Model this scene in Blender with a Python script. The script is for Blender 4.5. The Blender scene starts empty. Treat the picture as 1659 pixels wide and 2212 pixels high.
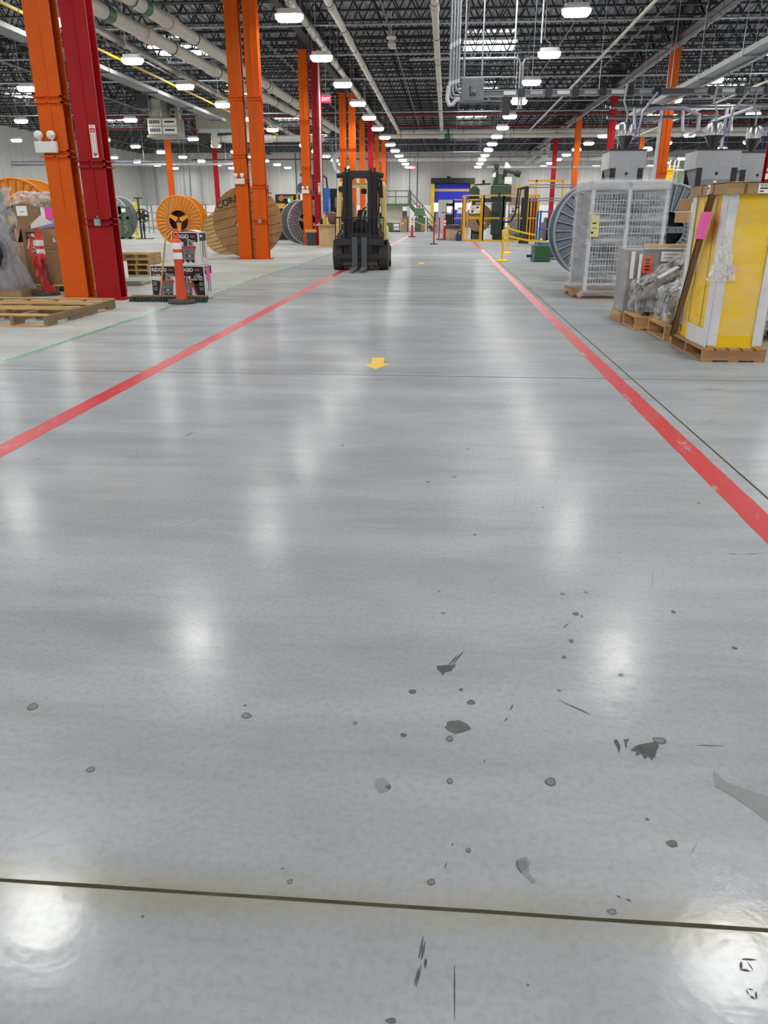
import bpy, bmesh, math, random
from mathutils import Matrix, Vector, Euler
random.seed(7)
R = math.radians
scn = bpy.context.scene
COL = scn.collection
# ---------------------------------------------------------------- camera
cam_d = bpy.data.cameras.new('camera'); cam = bpy.data.objects.new('camera', cam_d); COL.objects.link(cam)
cam.location = (0, 0, 1.3); cam.rotation_euler = (R(90-21.41), 0, R(4.42))
cam_d.sensor_fit = 'VERTICAL'; cam_d.sensor_height = 36; cam_d.lens = 1632/2212*36
cam_d.clip_start = .05; cam_d.clip_end = 400
scn.camera = cam
# ---------------------------------------------------------------- light levels
LAMP = 172.0         # radiance of the high bay lenses
LAMP_SIDE = 26.0     # radiance of their frosted rims
SKY = 18.0           # radiance of the skylight domes
EXPOSURE = 0.34
w = bpy.data.worlds.new('world'); scn.world = w; w.use_nodes = True
w.node_tree.nodes['Background'].inputs[0].default_value = (.8, .88, 1, 1)
w.node_tree.nodes['Background'].inputs[1].default_value = .25
scn.view_settings.view_transform = 'Standard'; scn.view_settings.look = 'None'
scn.view_settings.exposure = EXPOSURE; scn.view_settings.gamma = 1
scn.view_settings.use_curve_mapping = False
# ---------------------------------------------------------------- materials
def lin(h):
    h = h.lstrip('#'); o = []
    for i in (0, 2, 4):
        c = int(h[i:i+2], 16)/255
        o.append(c/12.92 if c <= .04045 else ((c+.055)/1.055)**2.4)
    return o
def nt(name):
    m = bpy.data.materials.new(name); m.use_nodes = True
    t = m.node_tree; return m, t, t.nodes['Principled BSDF']
def ramp(t, fac, stops):
    r = t.nodes.new('ShaderNodeValToRGB'); e = r.color_ramp.elements
    while len(e) < len(stops): e.new(.5)
    for i, (p, c) in enumerate(stops):
        e[i].position = p; e[i].color = (c, c, c, 1) if isinstance(c, (int, float)) else (*c, 1)
    t.links.new(fac, r.inputs[0]); return r.outputs[0]
def noise(t, scale, detail=3, stretch=None, rough=.5, pos=False):
    n = t.nodes.new('ShaderNodeTexNoise'); n.inputs['Scale'].default_value = scale
    n.inputs['Detail'].default_value = detail; n.inputs['Roughness'].default_value = rough
    c = t.nodes.new('ShaderNodeTexCoord'); src = c.outputs['Object']
    if pos: src = t.nodes.new('ShaderNodeNewGeometry').outputs['Position']
    mp = t.nodes.new('ShaderNodeMapping'); t.links.new(src, mp.inputs[0])
    if stretch: mp.inputs['Scale'].default_value = stretch
    t.links.new(mp.outputs[0], n.inputs['Vector']); return n.outputs['Fac']
def mix(t, fac, a, b, mode='MIX'):
    n = t.nodes.new('ShaderNodeMix'); n.data_type = 'RGBA'; n.blend_type = mode
    for s, v in ((n.inputs[0], fac), (n.inputs[6], a), (n.inputs[7], b)):
        if isinstance(v, (int, float)): s.default_value = v
        elif isinstance(v, (list, tuple)): s.default_value = (*v[:3], 1)
        else: t.links.new(v, s)
    return n.outputs[2]
def math_(t, op, a, b=0., c=None):
    n = t.nodes.new('ShaderNodeMath'); n.operation = op
    for i, v in enumerate((a, b, c)):
        if v is None: continue
        if isinstance(v, (int, float)): n.inputs[i].default_value = v
        else: t.links.new(v, n.inputs[i])
    return n.outputs[0]
def bump(t, b, h, s, d=.01):
    n = t.nodes.new('ShaderNodeBump'); n.inputs['Strength'].default_value = s; n.inputs['Distance'].default_value = d
    t.links.new(h, n.inputs['Height']); t.links.new(n.outputs[0], b.inputs['Normal'])
MC = {}
def M(hexc, rough=.5, metal=0., var=.12, sc=6., stretch=None, bmp=0., name=None):
    k = (hexc, rough, metal, var, sc, stretch, bmp)
    if k in MC: return MC[k]
    m, t, b = nt(name or 'paint_%s' % hexc.lstrip('#'))
    c = lin(hexc); n = noise(t, sc, 3, stretch)
    f = ramp(t, n, [(.3, 1-var), (.7, 1+var*.6)])
    t.links.new(mix(t, 1., c, f, 'MULTIPLY'), b.inputs['Base Color'])
    b.inputs['Roughness'].default_value = rough; b.inputs['Metallic'].default_value = metal
    if bmp: bump(t, b, n, bmp)
    MC[k] = m; return m
def WOOD(hexc, axis=0, name='wood'):
    k = (hexc, axis, name)
    if k in MC: return MC[k]
    m, t, b = nt(name); c = lin(hexc); st = [14., 14., 14.]; st[axis] = .9
    g = noise(t, 1.6, 5, tuple(st), .65); n = noise(t, 1.1, 2)
    col = mix(t, ramp(t, g, [(.3, 0.), (.7, 1.)]), [x*.62 for x in c], [min(1, x*1.12) for x in c])
    col = mix(t, 1., col, ramp(t, n, [(.3, .78), (.7, 1.1)]), 'MULTIPLY')
    t.links.new(col, b.inputs['Base Color']); b.inputs['Roughness'].default_value = .75
    bump(t, b, g, .25, .004); MC[k] = m; return m
def FILM(name, alpha, hexc='E8ECF0', stretch=(1, 1, 9), sc=5., rough=.18, bm=.9, contrast=.3):
    m, t, b = nt(name); b.inputs['Base Color'].default_value = (*lin(hexc), 1)
    b.inputs['Roughness'].default_value = rough; b.inputs['IOR'].default_value = 1.45
    n = noise(t, sc, 5, stretch, .6); bump(t, b, n, bm, .02)
    lo, hi = max(0, alpha-contrast), min(1, alpha+contrast)
    t.links.new(ramp(t, n, [(.36, lo), (.66, hi)]), b.inputs['Alpha'])
    return m
def EMIT(name, rgb, s, sc=3.):
    m, t, b = nt(name); b.inputs['Base Color'].default_value = (*rgb, 1)
    n = noise(t, sc, 1); t.links.new(mix(t, ramp(t, n, [(.3, 0.), (.7, 1.)]), [x*.97 for x in rgb], rgb), b.inputs['Emission Color'])
    b.inputs['Emission Strength'].default_value = s; return m
ORANGE = M('DA5C06', .5, var=.07, sc=1.2); RED = M('A21019', .48, var=.08, sc=1.2)
for m_ in (ORANGE, RED): m_.node_tree.nodes['Principled BSDF'].inputs['Specular IOR Level'].default_value = .22
DARKP = M('3A3A3D', .7, var=.2); BLACK = M('17181B', .5, var=.15); RUBBER = M('1D1C1C', .8, bmp=.2, sc=40.)
WHITE = M('E4E4E0', .5, var=.04); LGREY = M('B9BBBD', .45, var=.06); GREY = M('85888C', .45, var=.08)
DGREY = M('54585C', .5, var=.1); STEEL = M('9A9C9F', .25, .95, var=.12); CHROME = M('D0D0D2', .18, 1.)
PVC = M('C6C2B8', .5, var=.08, sc=2.); PVCD = M('8C8880', .55, var=.12); YEL = M('F2C300', .45, var=.06)
GREEN = M('3C5A3E', .5, var=.15); GREEN2 = M('2E4436', .5, var=.2); BLUE = M('1F5FAE', .45, var=.1)
CARD = M('A5865E', .8, var=.1, sc=3.); CARDD = M('8A6B47', .85, var=.12); PINK = M('F45CB4', .7, var=.05)
TYEL = M('D9A520', .5, var=.08); GALV = M('A5AAAD', .38, .6, var=.15, sc=8.); PAPER = M('EDEDEA', .7, var=.03)
INK = M('16161A', .6, var=.05); CREAM = M('E3CE7C', .5, var=.1, sc=4.)
# ---------------------------------------------------------------- mesh builder
class MB:
    def __init__(s, *mats): s.v = []; s.f = []; s.i = []; s.mats = list(mats); s.cur = 0; s.T = Matrix.Identity(4); s.uvs = None
    def mat(s, m):
        if m not in s.mats: s.mats.append(m)
        s.cur = s.mats.index(m); return s
    def at(s, loc=(0, 0, 0), rz=0., rx=0., ry=0., sc=1.):
        s.T = Matrix.Translation(loc) @ Euler((rx, ry, rz)).to_matrix().to_4x4() @ Matrix.Scale(sc, 4); return s
    def add(s, vs, fs):
        o = len(s.v); s.v += [s.T @ Vector(p) for p in vs]
        s.f += [tuple(o+k for k in f) for f in fs]; s.i += [s.cur]*len(fs); return s
    def box(s, x0, x1, y0, y1, z0, z1):
        return s.add([(x, y, z) for x in (x0, x1) for y in (y0, y1) for z in (z0, z1)],
                     [(0, 1, 3, 2), (4, 6, 7, 5), (0, 4, 5, 1), (2, 3, 7, 6), (0, 2, 6, 4), (1, 5, 7, 3)])
    def hexa(s, b, t):  # bottom 4 and top 4 points, both counter-clockwise seen from above
        return s.add(list(b)+list(t), [(3, 2, 1, 0), (4, 5, 6, 7)]+[(k, (k+1) % 4, 4+(k+1) % 4, 4+k) for k in range(4)])
    def bar(s, p, q, w, h=None, up=(0, 0, 1)):
        p, q = Vector(p), Vector(q); d = (q-p).normalized(); h = h or w
        u = Vector(up)
        if abs(d.dot(u)) > .98: u = Vector((0, 1, 0))
        a = d.cross(u).normalized(); c = a.cross(d)
        r = [(-1, -1), (1, -1), (1, 1), (-1, 1)]
        vs = [e + a*(i*w/2) + c*(j*h/2) for e in (p, q) for i, j in r]
        return s.add(vs, [(3, 2, 1, 0), (4, 5, 6, 7)]+[(k, (k+1) % 4, 4+(k+1) % 4, 4+k) for k in range(4)])
    def cyl(s, p, q, r, r2=None, n=12, cap=True):
        return s.tube([p, q], [r, r if r2 is None else r2], n, cap)
    def tube(s, pts, r, n=8, cap=True):
        pts = [Vector(p) for p in pts]; k = len(pts); rs = r if isinstance(r, (list, tuple)) else [r]*k
        vs = []; a = None
        for i in range(k):
            d = (pts[min(i+1, k-1)]-pts[max(i-1, 0)]).normalized()
            if a is None:
                a = d.cross(Vector((0, 0, 1)) if abs(d.z) < .9 else Vector((0, 1, 0))).normalized()
            else: a = (a-d*a.dot(d)).normalized()
            b = d.cross(a)
            for j in range(n):
                t = 2*math.pi*j/n; vs.append(pts[i]+(a*math.cos(t)+b*math.sin(t))*rs[i])
        fs = [(i*n+j, i*n+(j+1) % n, (i+1)*n+(j+1) % n, (i+1)*n+j) for i in range(k-1) for j in range(n)]
        if cap: fs += [tuple(range(n-1, -1, -1)), tuple((k-1)*n+j for j in range(n))]
        return s.add(vs, fs)
    def lathe(s, prof, n=24, axis='z', cap=True):
        vs = []
        for r, h in prof:
            for j in range(n):
                t = 2*math.pi*j/n; x, y = r*math.cos(t), r*math.sin(t)
                vs.append((x, y, h) if axis == 'z' else (x, -h, y))
        k = len(prof)
        fs = [(i*n+j, i*n+(j+1) % n, (i+1)*n+(j+1) % n, (i+1)*n+j) for i in range(k-1) for j in range(n)]
        if cap: fs += [tuple(range(n-1, -1, -1)), tuple((k-1)*n+j for j in range(n))]
        return s.add(vs, fs)
    def prism(s, poly, d0, d1, plane='xz'):
        # polygon in the plane, pushed from d0 to d1 along the third axis
        n = len(poly)
        def P(a, b, d): return {'xz': (a, d, b), 'xy': (a, b, d), 'yz': (d, a, b)}[plane]
        vs = [P(a, b, d0) for a, b in poly]+[P(a, b, d1) for a, b in poly]
        return s.add(vs, [tuple(range(n-1, -1, -1)), tuple(range(n, 2*n))]+[(i, (i+1) % n, n+(i+1) % n, n+i) for i in range(n)])
    def face(s, poly, d, plane='xz'):
        def P(a, b): return {'xz': (a, d, b), 'xy': (a, b, d), 'yz': (d, a, b)}[plane]
        return s.add([P(a, b) for a, b in poly], [tuple(range(len(poly)))])
    def rect(s, a0, a1, b0, b1, d, plane='xz'): return s.face([(a0, b0), (a1, b0), (a1, b1), (a0, b1)], d, plane)
    def grid(s, fn, nu, nv, closed=False):
        vs = [fn(i/nu, j/nv) for j in range(nv+1) for i in range(nu+(0 if closed else 1))]
        m = nu if closed else nu+1
        return s.add(vs, [(j*m+i, j*m+(i+1) % m, (j+1)*m+(i+1) % m, (j+1)*m+i) for j in range(nv) for i in range(nu)])
    def torus(s, r, t, n=40, k=8, axis='y', c=(0, 0, 0)):
        vs = []
        for i in range(n):
            a = 2*math.pi*i/n
            for j in range(k):
                b = 2*math.pi*j/k; q = r+t*math.cos(b); h = t*math.sin(b)
                x, y = q*math.cos(a), q*math.sin(a)
                p = {'y': (x, h, y), 'z': (x, y, h), 'x': (h, x, y)}[axis]
                vs.append((p[0]+c[0], p[1]+c[1], p[2]+c[2]))
        return s.add(vs, [(i*k+j, ((i+1) % n)*k+j, ((i+1) % n)*k+(j+1) % k, i*k+(j+1) % k) for i in range(n) for j in range(k)])
    def text(s, body, size, x=0., z=0., d=0., al='LEFT', bold=.0, plane='xz', rot=0., sx=1.):
        vs, fs = text_geo(body, al, bold); c, q = math.cos(rot), math.sin(rot)
        out = []
        for a, b in vs:
            a, b = a*size*sx, b*size; a, b = a*c-b*q+x, a*q+b*c+z
            out.append({'xz': (a, d, b), 'xy': (a, b, d), 'yz': (d, a, b)}[plane])
        return s.add(out, fs)
    def obj(s, name, parent=None, smooth=False, bevel=0., label=None, ang=40):
        me = bpy.data.meshes.new(name); me.from_pydata([tuple(p) for p in s.v], [], s.f)
        for m in s.mats: me.materials.append(m)
        if len(s.mats) > 1: me.polygons.foreach_set('material_index', s.i)
        me.update()
        o = bpy.data.objects.new(name, me); COL.objects.link(o)
        if parent: o.parent = parent
        if label: o['label'] = label
        if bevel:
            bv = o.modifiers.new('bevel', 'BEVEL'); bv.width = bevel; bv.segments = 2; bv.limit_method = 'ANGLE'
        if smooth:
            me.polygons.foreach_set('use_smooth', [True]*len(me.polygons))
            if hasattr(me, 'set_sharp_from_angle'): me.set_sharp_from_angle(angle=R(ang))
        return o
TXT = {}
def text_geo(body, al, bold):
    k = (body, al, bold)
    if k not in TXT:
        cu = bpy.data.curves.new('lettering', 'FONT'); cu.body = body; cu.align_x = al; cu.offset = bold; cu.resolution_u = 3
        o = bpy.data.objects.new('lettering', cu); COL.objects.link(o)
        dg = bpy.context.evaluated_depsgraph_get(); me = bpy.data.meshes.new_from_object(o.evaluated_get(dg))
        TXT[k] = ([(v.co.x, v.co.y) for v in me.vertices], [tuple(p.vertices) for p in me.polygons])
        bpy.data.objects.remove(o); bpy.data.curves.remove(cu); bpy.data.meshes.remove(me)
    return TXT[k]
def thing(name, label, cat, loc=(0, 0, 0), rz=0., group=None):
    o = bpy.data.objects.new(name, None); COL.objects.link(o); o.empty_display_size = .2
    o.location = loc; o.rotation_euler = (0, 0, rz); o['label'] = label; o['category'] = cat
    if group: o['group'] = group
    return o
def tag(o, label, cat, group=None, kind=None):
    if kind: o['kind'] = kind
    if label: o['label'] = label
    if cat: o['category'] = cat
    if group: o['group'] = group
    return o
def struct(o, label=None):
    o['kind'] = 'structure'
    if label: o['label'] = label
    return o
KIDS = {}
def copy_tree(o, parent=None, loc=None, rz=None, label=None):
    c = o.copy(); COL.objects.link(c); c.parent = parent
    if loc is not None: c.location = loc
    if rz is not None: c.rotation_euler = (0, 0, rz)
    if label: c['label'] = label
    for ch in list(o.children): copy_tree(ch, c)
    return c
ORD = ['nearest', 'second', 'third', 'fourth', 'fifth', 'sixth', 'seventh', 'eighth', 'ninth', 'tenth', 'eleventh', 'twelfth', 'thirteenth', 'fourteenth', 'fifteenth', 'sixteenth', 'seventeenth', 'eighteenth']
# floor wear: x, y, half widths
STAINS= [(-1.135, 1.715, 0.0157, 0.0169), (-0.519, 1.722, 0.0142, 0.0125), (-0.534, 1.768, 0.0053, 0.0043), (-0.212, 1.712, 0.0064, 0.0081), (-0.077, 1.671, 0.0087, 0.0078), (-0.061, 1.872, 0.0108, 0.0116), (0.081, 1.893, 0.0068, 0.0071), (0.109, 1.833, 0.0119, 0.0112), (0.047, 1.665, 0.0099, 0.0116), (0.047, 1.503, 0.008, 0.0099), (-0.104, 1.47, 0.0079, 0.0097), (0.295, 1.519, 0.0137, 0.015), (0.067, 1.718, 0.0328, 0.0245), (0.539, 1.34, 0.0123, 0.011), (0.087, 1.286, 0.0061, 0.0066), (0.007, 1.195, 0.0087, 0.0083), (0.465, 2.53, 0.0085, 0.0112), (0.554, 2.548, 0.0086, 0.0075), (0.491, 2.381, 0.0113, 0.0135), (0.509, 2.366, 0.0048, 0.0067), (0.447, 2.195, 0.0076, 0.0118), (0.409, 2.094, 0.0073, 0.0082), (0.836, 2.422, 0.0081, 0.0103), (0.368, 1.912, 0.0054, 0.0071), (0.567, 2.007, 0.007, 0.0076), (0.081, 3.848, 0.0123, 0.0155), (-0.058, 3.754, 0.0121, 0.0149), (-0.592, 4.393, 0.0112, 0.0149), (-1.015, 5.201, 0.0164, 0.0203), (0.142, 8.526, 0.0154, 0.04), (0.161, 3.064, 0.0081, 0.0104), (0.37, 1.15, 0.0093, 0.0078), (0.502, 1.41, 0.0043, 0.0044), (-0.288, 1.173, 0.0058, 0.007), (-0.311, 1.205, 0.0039, 0.0036), (0.499, 3.424, 0.0066, 0.0081), (0.01, 2.517, 0.0052, 0.0056), (0.028, 2.349, 0.0065, 0.0067), (1.261, 3.54, 0.009, 0.0098), (-0.057, 0.896, 0.0096, 0.0049), (0.203, 1.253, 0.0139, 0.0229), (-0.856, 1.475, 0.0116, 0.01), (0.966, 2.192, 0.0089, 0.0087), (0.164, 4.373, 0.011, 0.0146), (0.186, 0.98, 0.0025, 0.0027), (-0.565, 1.067, 0.0028, 0.0031), (0.604, 1.7, 0.0172, 0.0157), (2.174, 6.204, 0.0817, 0.0215), (-2.295, 3.979, 0.0132, 0.0128)]
SCUFFS= [(0.011, 1.997, 0.068, 2.02, 0.0064), (0.025, 1.981, 0.091, 2.11, 0.0035), (0.054, 2.014, 0.1, 2.125, 0.0029), (0.431, 2.278, 0.462, 2.318, 0.0031), (0.214, 1.791, 0.234, 1.847, 0.0026), (0.195, 1.748, 0.206, 1.77, 0.0025), (0.133, 1.573, 0.138, 1.594, 0.0024), (0.049, 1.292, 0.055, 1.309, 0.002), (0.032, 1.228, 0.039, 1.253, 0.002), (-0.012, 1.009, -0.003, 1.068, 0.0035), (-0.019, 0.954, -0.008, 1.014, 0.0025), (-0.003, 0.991, 0.002, 1.029, 0.0017), (0.489, 1.682, 0.487, 1.645, 0.0024), (0.512, 1.693, 0.51, 1.652, 0.0031), (0.55, 1.674, 0.593, 1.69, 0.0085), (0.528, 1.657, 0.565, 1.638, 0.0048), (0.517, 1.66, 0.538, 1.649, 0.0048), (0.586, 1.676, 0.568, 1.627, 0.0049), (0.678, 1.687, 0.774, 1.691, 0.0012), (0.385, 1.19, 0.398, 1.183, 0.0019), (0.4, 1.182, 0.417, 1.18, 0.0014), (1.195, 2.949, 1.245, 2.934, 0.0029), (1.257, 2.94, 1.327, 2.954, 0.0029), (-1.617, 4.489, -1.581, 4.658, 0.0058), (0.359, 1.868, 0.478, 1.77, 0.0027), (0.055, 1.033, 0.054, 0.899, 0.0013), (0.588, 1.063, 0.624, 1.065, 0.0017), (0.582, 1.041, 0.602, 1.04, 0.0021), (0.59, 1.06, 0.581, 1.038, 0.0017), (0.599, 1.061, 0.606, 1.038, 0.0013), (0.579, 1.004, 0.594, 1.001, 0.0013), (0.594, 1.001, 0.589, 0.985, 0.0012), (0.589, 0.985, 0.579, 0.99, 0.0012), (0.579, 0.99, 0.579, 1.004, 0.0012), (2.049, 6.212, 2.204, 6.206, 0.0037)]
# ================================================================ floor
def concrete():
    m, t, b = nt('polished_concrete')
    big = noise(t, .33, 4, None, .55); mid = noise(t, 1.4, 5, (.55, 1.5, 1), .6); fine = noise(t, 55, 3)
    sw = noise(t, 1.1, 4, (.35, 2.4, 1), .7)
    col = mix(t, ramp(t, big, [(.34, 0.), (.68, 1.)]), lin('9A9FA3'), lin('AEB0B1'))
    col = mix(t, 1., col, ramp(t, mid, [(.3, .86), (.7, 1.08)]), 'MULTIPLY')
    col = mix(t, 1., col, ramp(t, sw, [(.34, .9), (.55, 1.03)]), 'MULTIPLY')
    col = mix(t, 1., col, ramp(t, fine, [(.28, .9), (.55, 1.02)]), 'MULTIPLY')
    g0 = t.nodes.new('ShaderNodeNewGeometry'); s0 = t.nodes.new('ShaderNodeSeparateXYZ'); t.links.new(g0.outputs['Position'], s0.inputs[0])
    # floor colour is lighter and warmer left of the green line
    bay = math_(t, 'LESS_THAN', s0.outputs[0], -4.19)
    col = mix(t, bay, col, mix(t, 1., col, (1.22, 1.2, 1.12), 'MULTIPLY'))
    # traffic-worn slabs beyond the third joint
    worn = math_(t, 'GREATER_THAN', s0.outputs[1], 12.34)
    col = mix(t, math_(t, 'MULTIPLY', worn, ramp(t, sw, [(.3, .9), (.6, .25)])), col, mix(t, 1., col, (.84, .83, .79), 'MULTIPLY'))
    # the rust-coloured halo that has soaked out of the sawn joints
    g = t.nodes.new('ShaderNodeNewGeometry'); sp = t.nodes.new('ShaderNodeSeparateXYZ'); t.links.new(g.outputs['Position'], sp.inputs[0])
    yy = math_(t, 'ADD', sp.outputs[1], -1.13+2.8)
    wr = math_(t, 'ABSOLUTE', math_(t, 'ADD', math_(t, 'WRAP', yy, 5.6, 0.), -2.8))
    d = math_(t, 'DIVIDE', wr, .085)
    halo = math_(t, 'MULTIPLY', math_(t, 'SUBTRACT', 1., math_(t, 'MINIMUM', d, 1.)), ramp(t, noise(t, 2.3, 3), [(.3, .12), (.7, .62)]))
    near = math_(t, 'LESS_THAN', sp.outputs[1], 4.)
    halo = math_(t, 'MULTIPLY', halo, math_(t, 'ADD', math_(t, 'MULTIPLY', near, .75), .25))
    col = mix(t, halo, col, lin('8A7F55'))
    t.links.new(col, b.inputs['Base Color'])
    rg = ramp(t, mid, [(.25, .15), (.75, .235)])
    b.inputs['Roughness'].default_value = .6
    b.inputs['Specular IOR Level'].default_value = 0.
    bm = t.nodes.new('ShaderNodeBump'); bm.inputs['Strength'].default_value = .12; bm.inputs['Distance'].default_value = .01
    t.links.new(noise(t, 9, 4, None, .6), bm.inputs['Height']); t.links.new(bm.outputs[0], b.inputs['Normal'])
    # thin sealer sheen over the matt concrete
    gl = t.nodes.new('ShaderNodeBsdfGlossy'); t.links.new(rg, gl.inputs['Roughness']); t.links.new(bm.outputs[0], gl.inputs['Normal'])
    lw = t.nodes.new('ShaderNodeLayerWeight'); lw.inputs['Blend'].default_value = .5
    fac = math_(t, 'MULTIPLY_ADD', math_(t, 'POWER', lw.outputs['Facing'], 4.), .10, .031)
    ms = t.nodes.new('ShaderNodeMixShader'); t.links.new(fac, ms.inputs[0]); t.links.new(b.outputs[0], ms.inputs[1]); t.links.new(gl.outputs[0], ms.inputs[2])
    t.links.new(ms.outputs[0], t.nodes['Material Output'].inputs['Surface'])
    return m
CONC = concrete()
fl = MB(CONC)
fl.rect(-38, 44, -22, 100, 0, 'xy')
JOINT = M('4A4636', .9, var=.3, sc=12.)
JX = [-4.4, 1.13, 6.57, 12.34]+[12.34+5.7*k for k in range(1, 15)]
fl.mat(JOINT)
for y in JX:
    wd = .0045 if y < 3 else .007
    n = 60
    def jt(u, v, y=y, wd=wd): return (-38+82*u, y+(v-.5)*2*wd*(.75+.5*random.random()), .0006)
    fl.grid(jt, n if y > 3 else 400, 1)
for x in (1.62, -9.7, 12.9):
    fl.rect(x-.006, x+.006, -22, 100, .0006, 'xy')
DARKST = M('666869', .4, var=.2, sc=30.); LTST = M('7A7C7E', .3, var=.1, sc=20.); RING = M('626360', .4, var=.2, sc=40.)
rs = random.Random(3)
for x, y, a, b in STAINS:
    ph = rs.random()*6; big = a > .03
    def rim(k, q, n=22): return (x+a*q*math.cos(k)*(1+.12*math.sin(3*k+ph)), y+b*q*math.sin(k)*(1+.12*math.cos(2*k+ph)))
    n = 22
    if .02 < a < .03 and abs(x-.07) < .02: continue
    fl.mat(RING if a < .05 else LTST); fl.face([rim(2*math.pi*i/n, 1.) for i in range(n)], .0008, 'xy')
    if a < .05: fl.mat(DARKST if rs.random() < .5 else LTST); fl.face([rim(2*math.pi*i/n, .72) for i in range(n)], .0010, 'xy')
PATCH = [('s', [(0.542, 1.677), (0.564, 1.686), (0.597, 1.696), (0.595, 1.673), (0.575, 1.642), (0.564, 1.618), (0.558, 1.634), (0.546, 1.622), (0.543, 1.642), (0.525, 1.633), (0.534, 1.654), (0.521, 1.66)]),
    ('s', [(0.008, 2.013), (0.032, 2.02), (0.069, 2.025), (0.052, 1.988), (0.035, 1.981), (0.027, 1.961), (0.019, 1.985), (0.011, 1.99)]),
    ('d', [(0.033, 1.711), (0.048, 1.733), (0.071, 1.747), (0.094, 1.734), (0.106, 1.711), (0.08, 1.695), (0.064, 1.686), (0.046, 1.696)]),
    ('l', [(0.707, 1.591), (0.727, 1.551), (0.764, 1.529), (0.81, 1.509), (0.777, 1.424), (0.752, 1.466), (0.719, 1.51), (0.694, 1.532)]),
    ('l', [(0.194, 1.267), (0.21, 1.279), (0.22, 1.264), (0.211, 1.235), (0.228, 1.212), (0.218, 1.208), (0.201, 1.228), (0.194, 1.246)]),
    ('l', [(-0.135, 1.496), (-0.116, 1.502), (-0.1, 1.48), (-0.103, 1.454), (-0.125, 1.449), (-0.136, 1.471)]),
    ('s', [(0.481, 1.691), (0.492, 1.696), (0.495, 1.669), (0.486, 1.639), (0.485, 1.669)]), ('s', [(0.509, 1.697), (0.525, 1.702), (0.509, 1.67)])]
SC = M('58595B', .55, var=.3, sc=30.)
FAINT = M('888A8C', .4, var=.05, sc=20.)
for k_, pl in PATCH:
    fl.mat({'s': SC, 'd': DARKST, 'l': FAINT}[k_]); fl.face(pl, .00085, 'xy')
fl.mat(SC)
for x0, y0, x1, y1, wd in SCUFFS:
    k = max(2, int(abs(wd)/.004)); L = math.hypot(x1-x0, y1-y0); nx, ny = -(y1-y0)/max(L, 1e-4), (x1-x0)/max(L, 1e-4)
    for i in range(min(k, 9)):
        o = (rs.random()-.5)*2*wd; a, b = rs.random()*.35, .65+rs.random()*.35; h = min(.004, wd*.5)+.0007
        px = lambda t, q: (x0+(x1-x0)*t+nx*(o+q), y0+(y1-y0)*t+ny*(o+q))
        fl.face([px(a, -h*.3), px((a+b)/2, -h), px(b, -h*.2), px(b, h*.2), px((a+b)/2, h*.9), px(a, h*.3)], .0009+i*1e-5, 'xy')
# faint tyre tracks and hairline scratches
TRK = M('8E9194', .27, var=.06, sc=10.)
fl.mat(TRK)
for i in range(34):
    x, y = rs.uniform(-2.2, 1.9), rs.uniform(.9, 12); a = rs.choice([.3, .9, 1.2, 2.0, 2.3])+rs.uniform(-.2, .2); L = rs.uniform(.08, .5)*(.5+y/8); h = .0008+.0003*y
    dx, dy = math.cos(a)*L, math.sin(a)*L*.8
    fl.face([(x, y), (x+dx/2+h, y+dy/2-h), (x+dx, y+dy), (x+dx/2-h, y+dy/2+h)], .0007, 'xy')
for m_ in (FAINT, JOINT, DARKST, LTST, RING, SC, TRK): m_.node_tree.nodes['Principled BSDF'].inputs['Specular IOR Level'].default_value = .12
floor = struct(fl.obj('floor'))
# painted lines
def paint_mat(name, hexc, worn):
    m, t, b = nt(name); c = lin(hexc); n = noise(t, 3., 5, (3, 1, 1), .7)
    t.links.new(mix(t, ramp(t, n, [(worn, 1.), (worn+.12, 0.)]), c, lin('A9A5A3')), b.inputs['Base Color']); b.inputs['Roughness'].default_value = .35; b.inputs['Specular IOR Level'].default_value = .12
    return m
LRED = paint_mat('worn_red_floor_paint', 'C4333C', .3); LGRN = paint_mat('worn_green_floor_paint', '5FA68C', .36)
def line(x0, x1, y0, y1, m, label, z=.0012):
    b = MB(m); n = max(2, int((y1-y0)/.15)); r = random.Random(int(x0*100))
    b.grid(lambda u, v: ((x0 if v < .5 else x1)+(r.random()-.5)*.006, y0+(y1-y0)*u, z), n, 1)
    return tag(b.obj('floor_line'), label, 'floor marking')
line(-2.675, -2.53, -6, 96, LRED, 'red painted floor line along the left side of the aisle, running under the forklift')
line(1.40, 1.535, -6, 43.2, LRED, 'red painted floor line along the right side of the aisle')
line(-4.225, -4.145, -6, 46, LGRN, 'thin worn green painted floor line left of the red aisle line')
b = MB(LRED); b.rect(1.0, 4.7, 43.2, 43.32, .0013, 'xy'); tag(b.obj('floor_line'), 'short red floor line crossing in front of the yellow fenced machine cell', 'floor marking')
YP = paint_mat('yellow_floor_tape', 'F0C62C', .2)
b = MB(YP); b.face([(-.70, 7.45), (-.57, 7.45), (-.555, 7.12), (-.49, 7.13), (-.61, 6.84), (-.73, 7.08), (-.665, 7.11)], .0015, 'xy')
tag(b.obj('floor_arrow'), 'yellow arrow stuck to the aisle floor, pointing toward the viewer', 'floor marking')
b = MB(YP); b.face([(-.78, 23.9), (-.64, 23.9), (-.62, 23.3), (-.56, 23.3), (-.70, 22.8), (-.84, 23.3), (-.77, 23.3)], .0015, 'xy')
tag(b.obj('floor_arrow'), 'faint far yellow arrow on the aisle floor right of the forklift', 'floor marking')
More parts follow.
